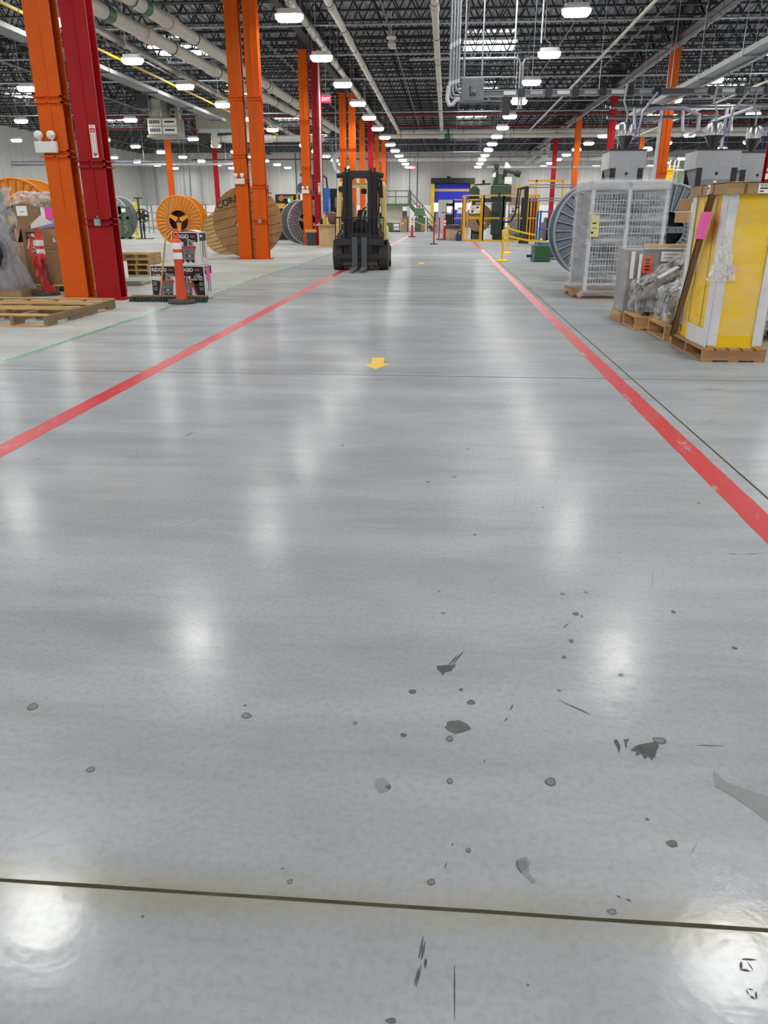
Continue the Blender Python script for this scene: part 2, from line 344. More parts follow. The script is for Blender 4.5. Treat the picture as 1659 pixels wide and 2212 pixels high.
# ================================================================ shell
DECK = M('A2A4A8', .75, var=.15, sc=.6); JOIST = M('222327', .6, var=.2)
XL, XR, YB, YF, ZD = -38., 44., -22., 100., 9.3
c = MB(DECK); n = int((XR-XL)/.3)
pts = []
for i in range(n):
    x = XL+i*.3; pts += [(x, ZD), (x+.11, ZD), (x+.15, ZD-.09), (x+.26, ZD-.09)]
pts.append((XR, ZD)); m_ = len(pts)
c.add([(x, y, z) for y in (YB, YF) for x, z in pts], [(i, i+1, m_+i+1, m_+i) for i in range(m_-1)])
c.box(XL, XR, YB, YF, ZD+.1, ZD+.2)
ceiling = struct(c.obj('ceiling'))
# open web joists run across the hall
j = MB(JOIST); top, bot = 9.17, 8.42
j.box(XL+.1, XR-.1, -.06, .06, top-.06, top); j.box(XL+.1, XR-.1, -.06, .06, bot, bot+.06)
k = 0; x = XL+.3
while x < XR-.8:
    j.bar((x, 0, bot+.03), (x+.38, 0, top-.03), .045); j.bar((x+.38, 0, top-.03), (x+.76, 0, bot+.03), .045); x += .76
j0 = j.obj('roof_joist', ceiling); j0.location = (0, 20, 0)
y = 20
while y < 98.5:
    y += 1.62
    q = j0.copy(); q.location = (0, y, 0); COL.objects.link(q)
gd = MB(JOIST)
gd.box(-.16, .16, -7, 99, 9.02, 9.16); gd.box(-.16, .16, -7, 99, 8.14, 8.24)
y = -7
while y < 97:
    gd.bar((0, y, 8.2), (0, y+1.2, 9.05), .08); gd.bar((0, y+1.2, 9.05), (0, y+2.4, 8.2), .08); y += 2.4
g0 = gd.obj('roof_girder', ceiling); g0.location = (-6.1, 0, 0)
for x in (9.4, -21.4, 25.3):
    q = g0.copy(); q.location = (x, 0, 0); COL.objects.link(q)
WALLM = M('B9B9B6', .6, var=.05, sc=.4); SEAM = M('D0D0CC', .55, var=.03); WBASE = M('F0F0EC', .6, var=.04, sc=.5)
def wall(name, p0, p1, inward):
    b = MB(WALLM); p0, p1 = Vector(p0), Vector(p1); d = (p1-p0); L = d.length; d.normalize(); nv = Vector(inward)
    def bx(a0, a1, z0, z1, off, th):
        A = p0+d*a0+nv*off; B = p0+d*a1+nv*off; C = B+nv*th; D = A+nv*th
        q = [A, B, C, D]
        if d.cross(nv).z < 0: q = q[::-1]
        b.hexa([(v.x, v.y, z0) for v in q], [(v.x, v.y, z1) for v in q])
    bx(0, L, 0, 9.5, -.25, .25)
    b.mat(WBASE); bx(0, L, 0, 2.5, 0, .03)
    b.mat(SEAM); a = .75
    while a < L: bx(a-.035, a+.035, 2.5, 8.6, 0, .025); a += 1.52
    b.mat(M('8E9092', .6)); bx(0, L, 8.5, 8.7, 0, .06)
    return struct(b.obj(name))
wall('wall_back', (XL, YF, 0), (XR, YF, 0), (0, -1, 0))
wall('wall_left', (XL, YB, 0), (XL, YF, 0), (1, 0, 0))
wall('wall_right', (XR, YB, 0), (XR, YF, 0), (-1, 0, 0))
wall('wall_front', (XL, YB, 0), (XR, YB, 0), (0, 1, 0))
# rolled fabric door in the back wall
d = MB(M('2035C8', .55, var=.05, sc=2.)); d.box(-1.75, 2.95, 99.72, 99.86, .0, 4.95)
d.mat(M('D8B8A0', .6)); d.box(-1.7, 2.9, 99.68, 99.73, 4.05, 4.35)
door = struct(d.obj('door_1'))
for x in (-1.95, 2.75):
    b = MB(M('E8C010', .5)); b.box(x, x+.4, 99.3, 99.95, 0, 5.0); b.obj('door_guide', door, label='yellow door guide post')
b = MB(BLACK); b.box(-2.0, 3.25, 98.9, 99.95, 4.9, 5.5); b.box(-.1, .3, 98.9, 99.3, 5.5, 5.7); b.obj('door_hood', door, bevel=.05, label='black roll hood over the door')
# ================================================================ roof columns
def column(x, y, color, cname, label, rings=(), boxz=None, h=8.05):
    t = thing('steel_column', label, 'column', (x, y, 0)); W, D = .2, .29   # front flange faces the aisle end at y
    m = ORANGE if color == 'o' else RED; dk = M('8F3E10' if color == 'o' else '6E1019', .6)
    b = MB(m); b.box(-W, W, 0, .03, .03, h); b.box(-W, W, D-.03, D, .03, h); b.box(-.012, .012, .03, D-.03, .03, h)
    b.box(-.012, .012, -.012, 0, 1.4, h-.6)
    b.obj('shaft', t)
    b = MB(m); b.box(-.28, .28, -.06, D+.06, 0, .03); b.obj('base_plate', t)
    b = MB(DARKP); b.box(-W-.01, W+.01, -.01, D+.01, h, 8.9); b.box(-.5, .5, -.1, D+.1, 8.8, 9.0); b.obj('column_head', t, label='dark grey painted column head')
    for z in rings:
        r_ = MB(m)
        for dz in (0, .085):
            for s in (-1, 1):
                r_.box(min(s*.02, s*(W+.035)), max(s*.02, s*(W+.035)), -.06, 0, z+dz, z+dz+.022)
            r_.box(W, W+.035, -.06, D+.02, z+dz, z+dz+.018)
        r_.obj('clamp_band', t)
    if boxz:
        b = MB(GALV); b.box(-.05, .05, -.08, -.013, boxz-.05, boxz+.055); b.box(-.03, .03, -.09, -.08, boxz-.03, boxz+.03)
        b.cyl((0, -.04, boxz+.07), (0, -.04, boxz+.1), .012, n=8); b.obj('outlet_box', t, label='grey outlet box')
    return t
LX = [(-6.11, -5.56), (-6.38, -5.84), (-6.50, -5.95), (-6.36, -5.80), (-6.5, -5.85), (-6.45, -5.85)]
LC = ['or', 'oo', 'or', 'oo', 'or', 'oo']; LYs = [12.6, 25.1, 37.6, 50.1, 62.6, 75.1]
CN = {'o': 'orange', 'r': 'dark red'}
HOW = ['nearest pair at left', 'second pair, in front of the big wooden reel', 'third pair, by the grey reels', 'fourth pair, rising behind the forklift', 'fifth pair, rising behind the forklift', 'sixth pair, far behind the forklift']
RG = [((2.9, 2.15), (1.16, 2.0)), ((2.25, 2.95, 4.5), (1.08, 2.1, 4.5)), ((2.3, 3.3, 5.2), (2.2, 4.9)), ((3, 5), (3, 5)), ((3,), (3,)), ((3,), (3,))]
for k in range(6):
    for s in (0, 1):
        cc = LC[k][s]
        column(LX[k][s], LYs[k], cc, CN[cc], '%s steel column, %s of the %s' % (CN[cc], 'left' if s == 0 else 'right', HOW[k]),
               RG[k][s], {(0, 1): 1.2, (1, 1): 1.13, (2, 1): .95}.get((k, s)))
for k, (y, cc) in enumerate(((24.9, 'r'), (37.5, 'o'), (49.9, 'r'), (62.5, 'o'), (75., 'r'))):
    column(9.45, y, cc, CN[cc], '%s steel column, %s in the row along the right side of the hall' % (CN[cc], ORD[k]), (3.0,))
for k, (x, y, cc) in enumerate(((-21.3, 62., 'o'), (-21.4, 75., 'r'), (16.9, 75., 'o'))):
    column(x, y, cc, CN[cc], ['distant orange column far left, above the orange cable reel', 'distant dark red column far left, above the wooden reels', 'distant orange column at far right behind the grey bins'][k])
# ================================================================ high bay lights
LENS = EMIT('led_lens', (1., .985, .96), LAMP); RIM = EMIT('led_lens_rim', (1., .985, .96), LAMP_SIDE)
def lamp_proto():
    t = thing('high_bay_light', 'lamp', 'ceiling light', (0, 0, 6.6), 0, 'LED high bay lights')
    def stad(w, h, n=5):
        o = []
        for s in (1, -1):
            for i in range(n+1):
                a = -math.pi/2+math.pi*i/n
                o.append((s*(w-h)+s*h*math.cos(a)*.8, s*h*math.sin(a)))
        return o
    A, B = stad(.44, .2), stad(.36, .14); n = len(A)
    b = MB(RIM)
    b.add([(x, y, .06) for x, y in A]+[(x, y, -.02) for x, y in A]+[(x, y, -.1) for x, y in B],
          [(i, n+i, n+(i+1) % n, (i+1) % n) for i in range(n)]+[(n+i, 2*n+i, 2*n+(i+1) % n, n+(i+1) % n) for i in range(n)])
    b.mat(LENS); b.add([(x, y, -.1) for x, y in B], [tuple(range(n-1, -1, -1))])
    b.obj('lens', t, label='glowing white lens')
    b = MB(WHITE); b.prism(stad(.46, .22), .06, .1, 'xy'); b.prism(stad(.38, .15), .1, .2, 'xy'); b.obj('housing', t)
    b = MB(GALV)
    for s in (-1, 1): b.cyl((s*.33, 0, .2), (s*.33, 0, 2.6), .007, n=4)
    b.obj('suspension_wire', t)
    b = MB(LGREY); b.tube([(0, 0, .2), (.02, 0, .34), (-.12, 0, .42), (-.2, 0, .55), (-.2, 0, 2.6)], .012, 5); b.obj('power_cord', t)
    return t
ROWS = [(-32.6, 'the leftmost row'), (-25.7, 'the second row from the left'), (-18.95, 'the row above the pedestal fan'), (-11.67, 'the row above the orange reel'), (-4.67, 'the row left of the aisle'), (3.45, 'the row right of the aisle'), (11., 'the row beside the right columns'), (17., 'the row behind the grey bins'), (23.2, 'the far right row'), (31., 'the row near the right wall')]
L0 = lamp_proto(); first = True
for x, where in ROWS:
    k = 0
    for q in range(-7, 13):
        y = 25.1+(6 if q > 0 else 6.25)*q
        vis = q >= 0
        lab = 'white high bay light, %s in view of %s' % (ORD[q], where) if vis else 'light outside the frame, %s before those of %s' % (ORD[-q-1].replace('nearest', 'first'), where)
        if first: L0.location = (x, y, 6.6); L0['label'] = lab; first = False
        else: copy_tree(L0, None, (x, y, 6.6), None, lab)
# ================================================================ skylights
SKYM = EMIT('skylight_dome', (.95, .98, 1.), SKY)
s0 = thing('skylight', 'sky', 'skylight', (0, 0, 9.15), 0, 'roof skylights')
b = MB(SKYM); b.rect(-1.2, 1.2, -1.2, 1.2, -.02, 'xy'); b.obj('dome_panel', s0, label='bright daylight panel')
b = MB(WHITE)
for s in (-1, 1): b.box(s*1.25-.05, s*1.25+.05, -1.3, 1.3, -.25, .05); b.box(-1.3, 1.3, s*1.25-.05, s*1.25+.05, -.25, .05)
b.obj('curb', s0)
b = MB(WHITE)
for i in range(1, 8): b.cyl((-1.2+.3*i, -1.2, -.2), (-1.2+.3*i, 1.2, -.2), .018, n=5)
for i in (-.6, 0, .6): b.cyl((-1.2, i, -.22), (1.2, i, -.22), .018, n=5)
b.obj('safety_grid', s0)
first = True
for x, wh in ((1.8, 'over the aisle'), (-13.5, 'left of the big pipes'), (-28.5, 'at far left'), (17.1, 'on the right')):
    for k, y in enumerate((28.1, 42.2, 56.3, 70.4, 84.5)):
        lab = 'bright square roof skylight %s, %s' % (wh, ('%s in view' % ORD[k-1]) if k > 0 else 'overhead outside the frame')
        if first: s0.location = (x, y, 9.15); s0['label'] = lab; first = False
        else: copy_tree(s0, None, (x, y, 9.15), None, lab)
# ================================================================ overhead pipes and services
def pipe(name, label, p, q, r, m, joints=0, jm=None, hang=0, cat='pipe', green=(), zt=9.22, bands=True):
    p, q = Vector(p), Vector(q); d = q-p; L = d.length; u = d.normalized()
    t = thing(name, label, cat, p)
    b = MB(m); b.cyl((0, 0, 0), d, r, n=14); b.obj('pipe_run', t, smooth=True)
    for i in range(joints):
        c = d*((i+.5)/joints); b = MB(m); b.cyl(c-u*r*1.5, c+u*r*1.5, r*1.22, n=14); b.obj('coupling', t, smooth=True)
    for i in range(hang):
        c = d*((i+.35)/hang); b = MB(DGREY)
        b.cyl(c-u*.025, c+u*.025, r*1.12, n=14); b.cyl(c+Vector((0, 0, r)), Vector((c.x, c.y, zt-p.z)), .012, n=5); b.obj('hanger', t)
    for f in green:
        c = d*f; b = MB(M('2F6B45', .5)); b.cyl(c-u*.22, c+u*.22, r*1.04, n=14); b.obj('pipe_label', t, label='green pipe marker band')
    return t
pipe('drain_pipe', 'thick white pipe, lower of the two big pipes passing behind the second orange columns', (-9.5, 16, 6.3), (-9.5, 66, 7.55), .2, PVC, 7, None, 9, green=(.155, .42))
pipe('drain_pipe', 'thick white pipe, upper of the two big pipes passing behind the second orange columns', (-8.7, 16, 6.65), (-8.7, 66, 7.55), .2, PVC, 7, None, 9, green=(.17,))
pipe('drain_pipe', 'grey-brown pipe running left of the two thick white pipes', (-12.15, 16, 7.3), (-12.15, 66, 7.2), .13, PVCD, 8, None, 7)
pipe('drain_pipe', 'white jointed pipe running along the aisle lights left of the aisle', (-5.2, 16, 7.75), (-5.2, 65, 7.6), .13, PVC, 10, None, 14, green=(.48,))
pipe('drain_pipe', 'white jointed pipe running down the middle left above the aisle', (-3.85, 16, 7.55), (-3.85, 64.3, 7.3), .12, PVC, 10, None, 14, green=(.45,))
pipe('drain_pipe', 'plain beige pipe running straight above the aisle centre', (-.56, 16, 7.45), (-.56, 64.3, 7.3), .12, PVC, 6, None, 10)
pipe('header_pipe', 'thick white cross pipe high over the aisle, upper of the stacked pair', (-4, 64.5, 7.3), (30, 64.5, 7.3), .16, PVC, 4, None, 9, green=(.12,))
pipe('header_pipe', 'thick white cross pipe high over the aisle, lower of the stacked pair', (-5, 63.9, 6.93), (30, 63.9, 6.93), .16, PVC, 4, None, 9, green=(.14,))
pipe('header_pipe', 'white cross pipe just below the roof in front of the back wall', (-8, 93, 7.2), (30, 93, 7.2), .24, PVC, 6, None, 12)
pipe('header_pipe', 'white cross pipe left of the third pair of columns, below the roof', (-17.2, 60, 6.5), (-9, 60, 6.5), .22, PVC, 3, None, 4)
pipe('riser_pipe', 'white vertical pipe with a bulky fitting, dropping to the left cross pipe', (-17, 60, 8.5), (-17, 60, 5.9), .22, PVC, 3)
pipe('gas_pipe', 'slim yellow gas pipe running along the roof at left', (-12.35, 14, 6.75), (-12.35, 60, 6.75), .045, YEL, 0, None, 6)
pipe('rail_pipe', 'long thin pale conduit sloping down the right ceiling toward the cross pipe', (6., 14, 7.25), (6., 64, 7.25), .055, PVC, 4, None, 6)
pipe('rail_pipe', 'grey pipe along the roof above the right orange columns', (9.15, 14, 7.75), (9.15, 86, 7.75), .09, M('77757A', .5), 6, None, 10)
pipe('rail_pipe', 'pale pipe running beside the right aluminium tray', (9.0, 14, 5.65), (9.0, 41, 5.65), .075, PVC, 5, None, 8)
pipe('rail_pipe', 'thin pale pipe farthest right, converging on the grey bins', (12.6, 14, 6.3), (12.6, 60, 6.3), .05, PVC, 4, None, 6)
for k, (y, z, x0, x1) in enumerate(((33, 8.0, -36, 40), (38.6, 8.0, -36, 40), (45, 8.0, -36, 40), (51.5, 7.7, -1, 40), (58, 7.9, -36, 40), (73, 7.6, -20, 40), (78, 7.5, -20, 40), (83.5, 7.2, -8, 14), (89, 7.3, -8, 20))):
    pipe('sprinkler_pipe', 'thin grey pipe crossing under the roof joists, %s cross run from the camera' % ORD[k], (x0, y, z), (x1, y, z), .04, GALV, 0, None, 8)
for k, (y, z) in enumerate(((60.3, 7.95), (67.5, 7.95), (95.5, 7.4))):
    pipe('sprinkler_main', 'dark red sprinkler pipe crossing the hall, %s red one from the camera' % ORD[k], (-30, y, z), (40, y, z), .07, M('7E1F24', .5), 3, None, 8)
for k, x in enumerate((-33, -26, -14.8, -14.0, -8, -2.5, .6, 4.7, 7.6, 13.7, 19.5)):
    pipe('sprinkler_branch', 'thin dusky pipe running away under the roof, %s from the left wall' % ORD[k].replace('nearest', 'first'), (x, 20, 8.25), (x, 97, 8.25), .035, M('6F6A68', .6), 0, None, 6)
# cable trays at left
t = thing('cable_tray', 'grey metal cable tray running along the roof at left, beside the air unit', 'cable tray', (-12.9, 14, 6.25))
b = MB(M('77797A', .6)); b.box(-.3, .3, 0, 33, 0, .03); b.box(-.31, -.28, 0, 33, 0, .14); b.box(.28, .31, 0, 33, 0, .14); b.obj('tray', t)
b = MB(DGREY); b.tube([(-.15, 0, .07), (-.15, 33, .07)], .04, 6); b.tube([(.05, 0, .07), (.05, 33, .07)], .05, 6); b.obj('cable', t, label='dark cables lying in the tray')
for i in range(7):
    b = MB(DGREY); b.box(-.36, .36, i*5+2, i*5+2.06, -.05, 0); b.cyl((-.34, i*5+2.03, 0), (-.34, i*5+2.03, 2.6), .012, n=5); b.cyl((.34, i*5+2.03, 0), (.34, i*5+2.03, 2.6), .012, n=5); b.obj('trapeze_hanger', t)
t = thing('cable_tray', 'grey cable tray crossing in front of the left part of the back wall', 'cable tray', (-38, 70, 5.35))
b = MB(GALV); b.box(0, 21, -.25, .25, 0, .06); b.box(0, 21, -.28, -.25, 0, .16); b.box(0, 21, .25, .28, 0, .16); b.cyl((0, -.3, .3), (21, -.3, .3), .04, n=6); b.obj('tray', t)
for i in range(6):
    b = MB(GALV); b.cyl((i*3.6+1, 0, 0), (i*3.6+1, 0, 3.2), .02, n=5); b.obj('hanger', t)
b = MB(M('4E68A0', .5)); b.tube([(0, -.1, .33), (9, -.1, .35), (12, -.1, .33)], .04, 6); b.obj('cable', t, label='blue cable on the tray')
# aluminium tray at right
t = thing('cable_tray', 'wide shiny aluminium tray running down from the upper right edge', 'cable tray', (8.35, 16, 5.5))
b = MB(M('A2A4A4', .45, .2, var=.1, sc=3.)); b.box(-.2, .2, 0, 24, 0, .02); b.box(-.22, -.19, 0, 24, -.02, .13); b.box(.19, .22, 0, 24, -.02, .13); b.box(-.2, .2, 0, 24, .12, .14); b.obj('tray', t)
for i in range(6):
    b = MB(GALV); b.box(-.25, .25, i*4+1, i*4+1.08, -.06, -.02); b.cyl((-.24, i*4+1.04, 0), (-.24, i*4+1.04, 3.3), .012, n=5); b.obj('hanger', t)
b = MB(M('5A5F9A', .5)); b.tube([(.24, 0, .02), (.26, 10, -.03), (.24, 24, .02)], .025, 6); b.obj('cable', t, label='blue cable along the tray')
# busway with tap-off boxes and the grey disconnect
t = thing('busway', 'long grey electrical busway crossing the hall right of the aisle', 'busway', (1.1, 30, 5.18))
b = MB(DGREY); b.box(0, 16, -.06, .06, 0, .16); b.mat(GREY); b.box(0, 16, -.075, .075, .16, .185); b.box(0, 16, -.075, .075, -.025, 0); b.obj('bus_duct', t)
for i in range(15):
    x = .75+i*.92
    if i in (6, 10): continue
    b = MB(GREY if i % 2 else LGREY); b.box(x, x+.42, -.1, -.06, .02, .14); b.obj('cover_plate', t)
    b = MB(BLACK); b.box(x+.5, x+.72, -.11, .08, -.03, .21); b.obj('joint_block', t)
b = MB(BLACK); b.box(.72, .98, -.1, .08, -.6, -.03); b.obj('drop_box', t)
for x in (1.7, 4., 6.4, 9, 12):
    b = MB(GALV); b.cyl((x, 0, .18), (x, 0, 3.6), .012, n=5); b.obj('hanger', t)
t = thing('disconnect_box', 'square grey electrical disconnect box hanging above the aisle', 'electrical box', (.77, 29.9, 4.98))
b = MB(M('6C7278', .5, var=.08)); b.box(-.39, .39, -.12, .12, 0, .74); b.obj('enclosure', t, bevel=.012)
b = MB(M('62676C', .5)); b.box(-.37, .37, -.135, -.12, .04, .71); b.obj('cover', t)
b = MB(BLACK); b.box(-.1, .12, -.15, -.135, .2, .24); b.box(-.1, -.06, -.15, -.135, .24, .48); b.mat(CHROME); b.box(.0, .06, -.2, -.135, .3, .36); b.bar((.03, -.18, .33), (.12, -.19, .35), .03); b.obj('handle', t)
b = MB(GREY)
for x in (-.3, .3): b.box(x-.025, x+.025, -.03, .03, .74, 4.0); b.box(x-.05, x+.05, -.13, .0, .7, .76)
b.obj('hanger_channel', t)
t = thing('conduit_bundle', 'bundle of grey conduits dropping to the left side of the hanging disconnect box', 'conduit', (.1, 29.9, 5.0))
for i, (x, z) in enumerate(((-.12, .12), (-.02, .2), (.08, .34), (.17, .46))):
    b = MB(GREY); b.tube([(x, 0, 4.0), (x, 0, z+.2), (x+.02, 0, z+.06), (x+.1, 0, z), (.28, 0, z)], .042, 8)
    b.mat(LGREY); b.cyl((x, 0, 1.6+.05*i), (x, 0, 1.75+.05*i), .055, n=8); b.cyl((x, 0, .5+.03*i), (x, 0, .62+.03*i), .055, n=8); b.obj('conduit', t, smooth=True)
b = MB(LGREY); b.tube([(-.16, 0, .5), (-.2, 0, .1), (-.12, 0, -.1), (0, 0, -.08), (.1, 0, .05), (.26, 0, .1)], .07, 8); b.obj('flex_conduit', t, smooth=True)
t = thing('conduit', 'white bent conduit frame hanging under the nearest skylight over the aisle', 'conduit', (0, 41.5, 7.3))
b = MB(LGREY); b.tube([(-2, 0, .95), (3., 0, .95), (3.2, 0, .9), (3.3, 0, .7), (3.3, 0, -1.2)], .05, 8); b.obj('bend', t, smooth=True)
b = MB(LGREY); b.tube([(7.5, 0, .95), (3.7, 0, .95), (3.5, 0, .9), (3.42, 0, .7), (3.42, 0, -1.2)], .05, 8); b.obj('bend', t, smooth=True)
for x, y, z, k in ((2.15, 30, 6.8, 1), (3.05, 30.2, 6.8, 2)):
    pipe('conduit', ['pale vertical conduit with an elbow, dropping from the roof beside the first right light', 'pale vertical strut above the disconnect box, left one', 'pale vertical strut above the busway start, right one'][k], (x, y, 9), (x, y, z), .03, LGREY, 1)
# air unit at left
t = thing('air_handler', 'boxy air diffuser unit with louvres hanging at left below foil duct', 'air unit', (-17.1, 50, 5.8))
b = MB(M('A9A69A', .55, .2)); b.box(-.9, .9, -.7, .7, 0, .95); b.mat(M('8E8C82', .5)); b.box(-1.0, 1.0, -.75, .75, -.12, 0); b.obj('body', t, bevel=.02)
for sx in (-.8, .8):
    b = MB(GALV); b.cyl((sx, -.5, .9), (sx, -.5, 3.42), .02, n=6); b.obj('hanger_rod', t)
for z in (.08, .52):
    for xx in (-.85, .05):
        b = MB(WHITE); b.box(xx, xx+.82, -.76, -.7, z, z+.36); b.mat(BLACK)
        if xx < 0:
            for i in range(6): b.box(xx+.1+i*.11, xx+.16+i*.11, -.775, -.76, z+.1, z+.28)
        else: b.box(xx+.12, xx+.7, -.775, -.76, z+.15, z+.24)
        b.obj('louvre', t)
foil = M('A5A39C', .3, .6, var=.35, sc=3., bmp=.8, name='foil_wrap')
b = MB(foil); b.tube([(-.3, 0, .95), (-.3, 0, 1.8), (-.2, .3, 2.05), (-.7, .5, 2.15)], [.6, .62, .5, .45], 14); b.tube([(.75, 0, .9), (.9, 0, 1.5), (.7, 0, 2.0), (-.3, 0, 2.15)], .22, 10); b.obj('foil_duct', t, smooth=True)
b = MB(DARKP); b.box(-1.6, .6, -.2, .9, 1.5, 2.3); b.obj('duct_box', t)
t = thing('duct_box', 'pale rectangular air duct right of the louvred air unit', 'duct', (-14.2, 52, 6.0))
b = MB(M('9C978A', .55)); b.box(-1.5, 1.6, -.6, .6, .35, 1.5); b.obj('duct', t, bevel=.03)
b = MB(GALV); b.box(-1.4, 1.6, -.65, -.6, .1, .3)
for i in range(10): b.box(-1.3+.28*i, -1.2+.28*i, -.68, -.65, .12, .28)
b.obj('grille', t); b = MB(LGREY); b.box(1.62, 1.8, -.4, .4, -.4, 2.2); b.obj('duct_drop', t)
# blue hose reel drop
t = thing('air_hose', 'blue hose hanging in front of the back wall left of the second columns', 'hose', (-10.1, 44, 2.9))
b = MB(M('2464C8', .5)); b.tube([(-.1, 0, 6.3), (-.1, 0, 3.4), (-.08, 0, 2.1), (0, 0, 1.2), (.0, 0, .5), (.12, 0, 0), (.4, 0, -.1)], .045, 8); b.obj('hose', t, smooth=True)
b = MB(CHROME); b.cyl((-.09, 0, 2.0), (-.07, 0, 2.25), .07, n=8); b.obj('coupler', t)
# camera, exits, fans on the ceiling
t = thing('security_camera', 'white dome security camera hanging above the aisle', 'camera', (-2.43, 35.2, 7.75))
b = MB(WHITE); b.cyl((0, 0, .3), (0, 0, 1.46), .02, n=8); b.lathe([(.08, .32), (.2, .26), (.2, .2), (.15, .16)], 16); b.obj('mount', t, smooth=True)
b = MB(WHITE); b.lathe([(.06, .16), (.13, .08), (.15, 0), (.13, -.08), (.05, -.14)], 14); b.box(-.05, .2, -.25, -.05, -.18, -.02); b.obj('dome', t, smooth=True)
EXR = EMIT('lit_exit_face', (.95, .03, .06), 1.6)
def exit_sign(loc, label, rz=0, hang=2.8):
    t = thing('exit_sign', label, 'exit sign', loc, rz)
    b = MB(M('B01828', .5)); b.box(-.24, .24, -.04, .04, -.17, .17); b.mat(LGREY); b.box(-.2, .2, -.05, .05, .17, .23); b.obj('case', t)
    b = MB(EXR); b.rect(-.22, .22, -.15, .15, -.0415); b.mat(EMIT('exit_letters', (1, .55, .55), 2.)); b.text('EXIT', .2, 0, -.07, -.043, 'CENTER', .01); b.obj('face', t)
    if hang: b = MB(LGREY); b.cyl((0, 0, .23), (0, 0, hang), .015, n=6); b.obj('stem', t)
exit_sign((-5.84, 40, 6.43), 'red lit EXIT sign hanging right of the third pair of columns')
exit_sign((-3.84, 92, 6.27), 'small far red EXIT sign high above the green stair', 0, 2.94)
exit_sign((9.75, 46.5, 5.3), 'red EXIT sign beside the second dark red right column, above the grey bin', 0, 3.91)
def em_light(loc, label):
    t = thing('emergency_light', label, 'emergency light', loc, 0, 'twin head emergency lights')
    b = MB(WHITE); b.box(-.17, .17, -.09, 0, -.09, .07); b.obj('battery_case', t, bevel=.01)
    for s in (-1, 1):
        b = MB(WHITE); b.lathe([(.03, .06), (.06, .03), (.065, -.02)], 14, 'y'); b.mat(CHROME); b.lathe([(.055, .021), (.02, .025)], 14, 'y'); b.mat(WHITE); b.cyl((0, .02, -.1), (0, .02, -.04), .015, n=6)
        o = b.obj('lamp_head', t, smooth=True); o.location = (s*.1, -.05, .16)
for p, lb in (((-6.22, 12.58, 2.3), 'nearest orange column at left'), ((-6.42, 25.06, 2.3), 'second orange column, in front of the wooden reel'), ((-6.55, 37.56, 2.35), 'third orange column by the grey reels'), ((-6.36, 50.088, 2.3), 'fourth orange column, seen through the forklift mast'), ((9.4, 24.887, 2.38), 'red column at the right edge')):
    em_light(p, 'white twin head emergency light on the '+lb)
def fire_sign(loc, label, w=.1, h=.46):
    b = MB(WHITE); b.box(-w/2, w/2, -.004, 0, -h/2, h/2); b.mat(M('C8202C', .5)); b.rect(-w*.42, w*.42, h*.27, h*.4, -.005); b.rect(-w*.42, -w*.34, -h*.36, h*.24, -.005); b.rect(w*.34, w*.42, -h*.36, h*.24, -.005)
    b.face([(-w*.42, -h*.36), (w*.42, -h*.36), (0, -h*.47)], -.005); b.face([(-w*.2, h*.47), (0, h*.43), (w*.2, h*.47)], -.005)
    b.mat(WHITE); b.text('FIRE', w*.34, 0, h*.3, -.0055, 'CENTER', .01); b.mat(M('C8202C', .5))
    for i, ch in enumerate('EXTINGUISHER'): b.text(ch, h*.055, 0, h*.19-i*h*.047, -.0056, 'CENTER', .01)
    tag(b.obj('fire_extinguisher_sign'), label, 'sign').location = loc
fire_sign((-5.47, 12.578, 2.37), 'tall red and white FIRE EXTINGUISHER sign with a down arrow on the nearest red column')
fire_sign((-5.9, 37.58, 2.47), 'tall red and white FIRE EXTINGUISHER sign on the red column by the grey reels', .12, .48)
pipe('conduit', 'pale vertical conduit on the front of the red column by the grey reels', (-5.78, 37.5, 8), (-5.78, 37.5, .05), .045, LGREY, 2)
# conduits on the back wall
for k, (x, m, r) in enumerate(((-36, GALV, .07), (-34.5, GALV, .06), (-33.2, LGREY, .1), (-32.6, GALV, .08), (-31.9, GALV, .08), (-30.5, GALV, .06), (-22, GALV, .06), (-18.5, DGREY, .06), (-17.9, GALV, .05), (-12, GALV, .06), (-8, M('8C3A3E', .5), .09), (-7.5, M('8C3A3E', .5), .09), (-4.6, DGREY, .05), (-3.7, DGREY, .05), (5.3, GALV, .05), (20, GALV, .12), (24, GALV, .07))):
    pipe('wall_conduit', 'vertical conduit on the white back wall, %s from the left' % ORD[k].replace('nearest', 'first'), (x, 99.8, 8.4), (x, 99.8, .3), r, m, 1, None, 0, 'conduit')
# bent pipe fitting near the right back
t = thing('duct_elbow', 'white bent duct pieces hanging in front of the back wall right of the aisle', 'duct', (9.6, 90, 6.7))
b = MB(PVC); b.tube([(.9, 0, 2), (.9, 0, .9), (.6, 0, .4), (-.4, 0, 0)], .28, 12); b.torus(.4, .14, 20, 8, 'y', (.6, -.3, .9)); b.obj('elbow', t, smooth=True)
b = MB(PVC); b.tube([(-.3, 0, .5), (-1.1, 0, .1), (-1.3, 0, -.1)], .22, 12); b.obj('branch', t, smooth=True)
t = thing('big_fan', 'round white fan drum hanging far back between the orange columns', 'fan', (-10.3, 82, 6.2))
b = MB(LGREY); b.torus(1.0, .2, 28, 10, 'y'); b.obj('drum', t, smooth=True)
b = MB(GREY); b.cyl((0, .1, 0), (0, -.1, 0), .2, n=12)
for i in range(4): b.bar((0, 0, 0), (.9*math.cos(i*1.57+.4), 0, .9*math.sin(i*1.57+.4)), .12, .03)
b.obj('blades', t); b = MB(GREY); b.cyl((0, 0, 1.1), (0, 0, 3.0), .03, n=6); b.obj('stem', t)
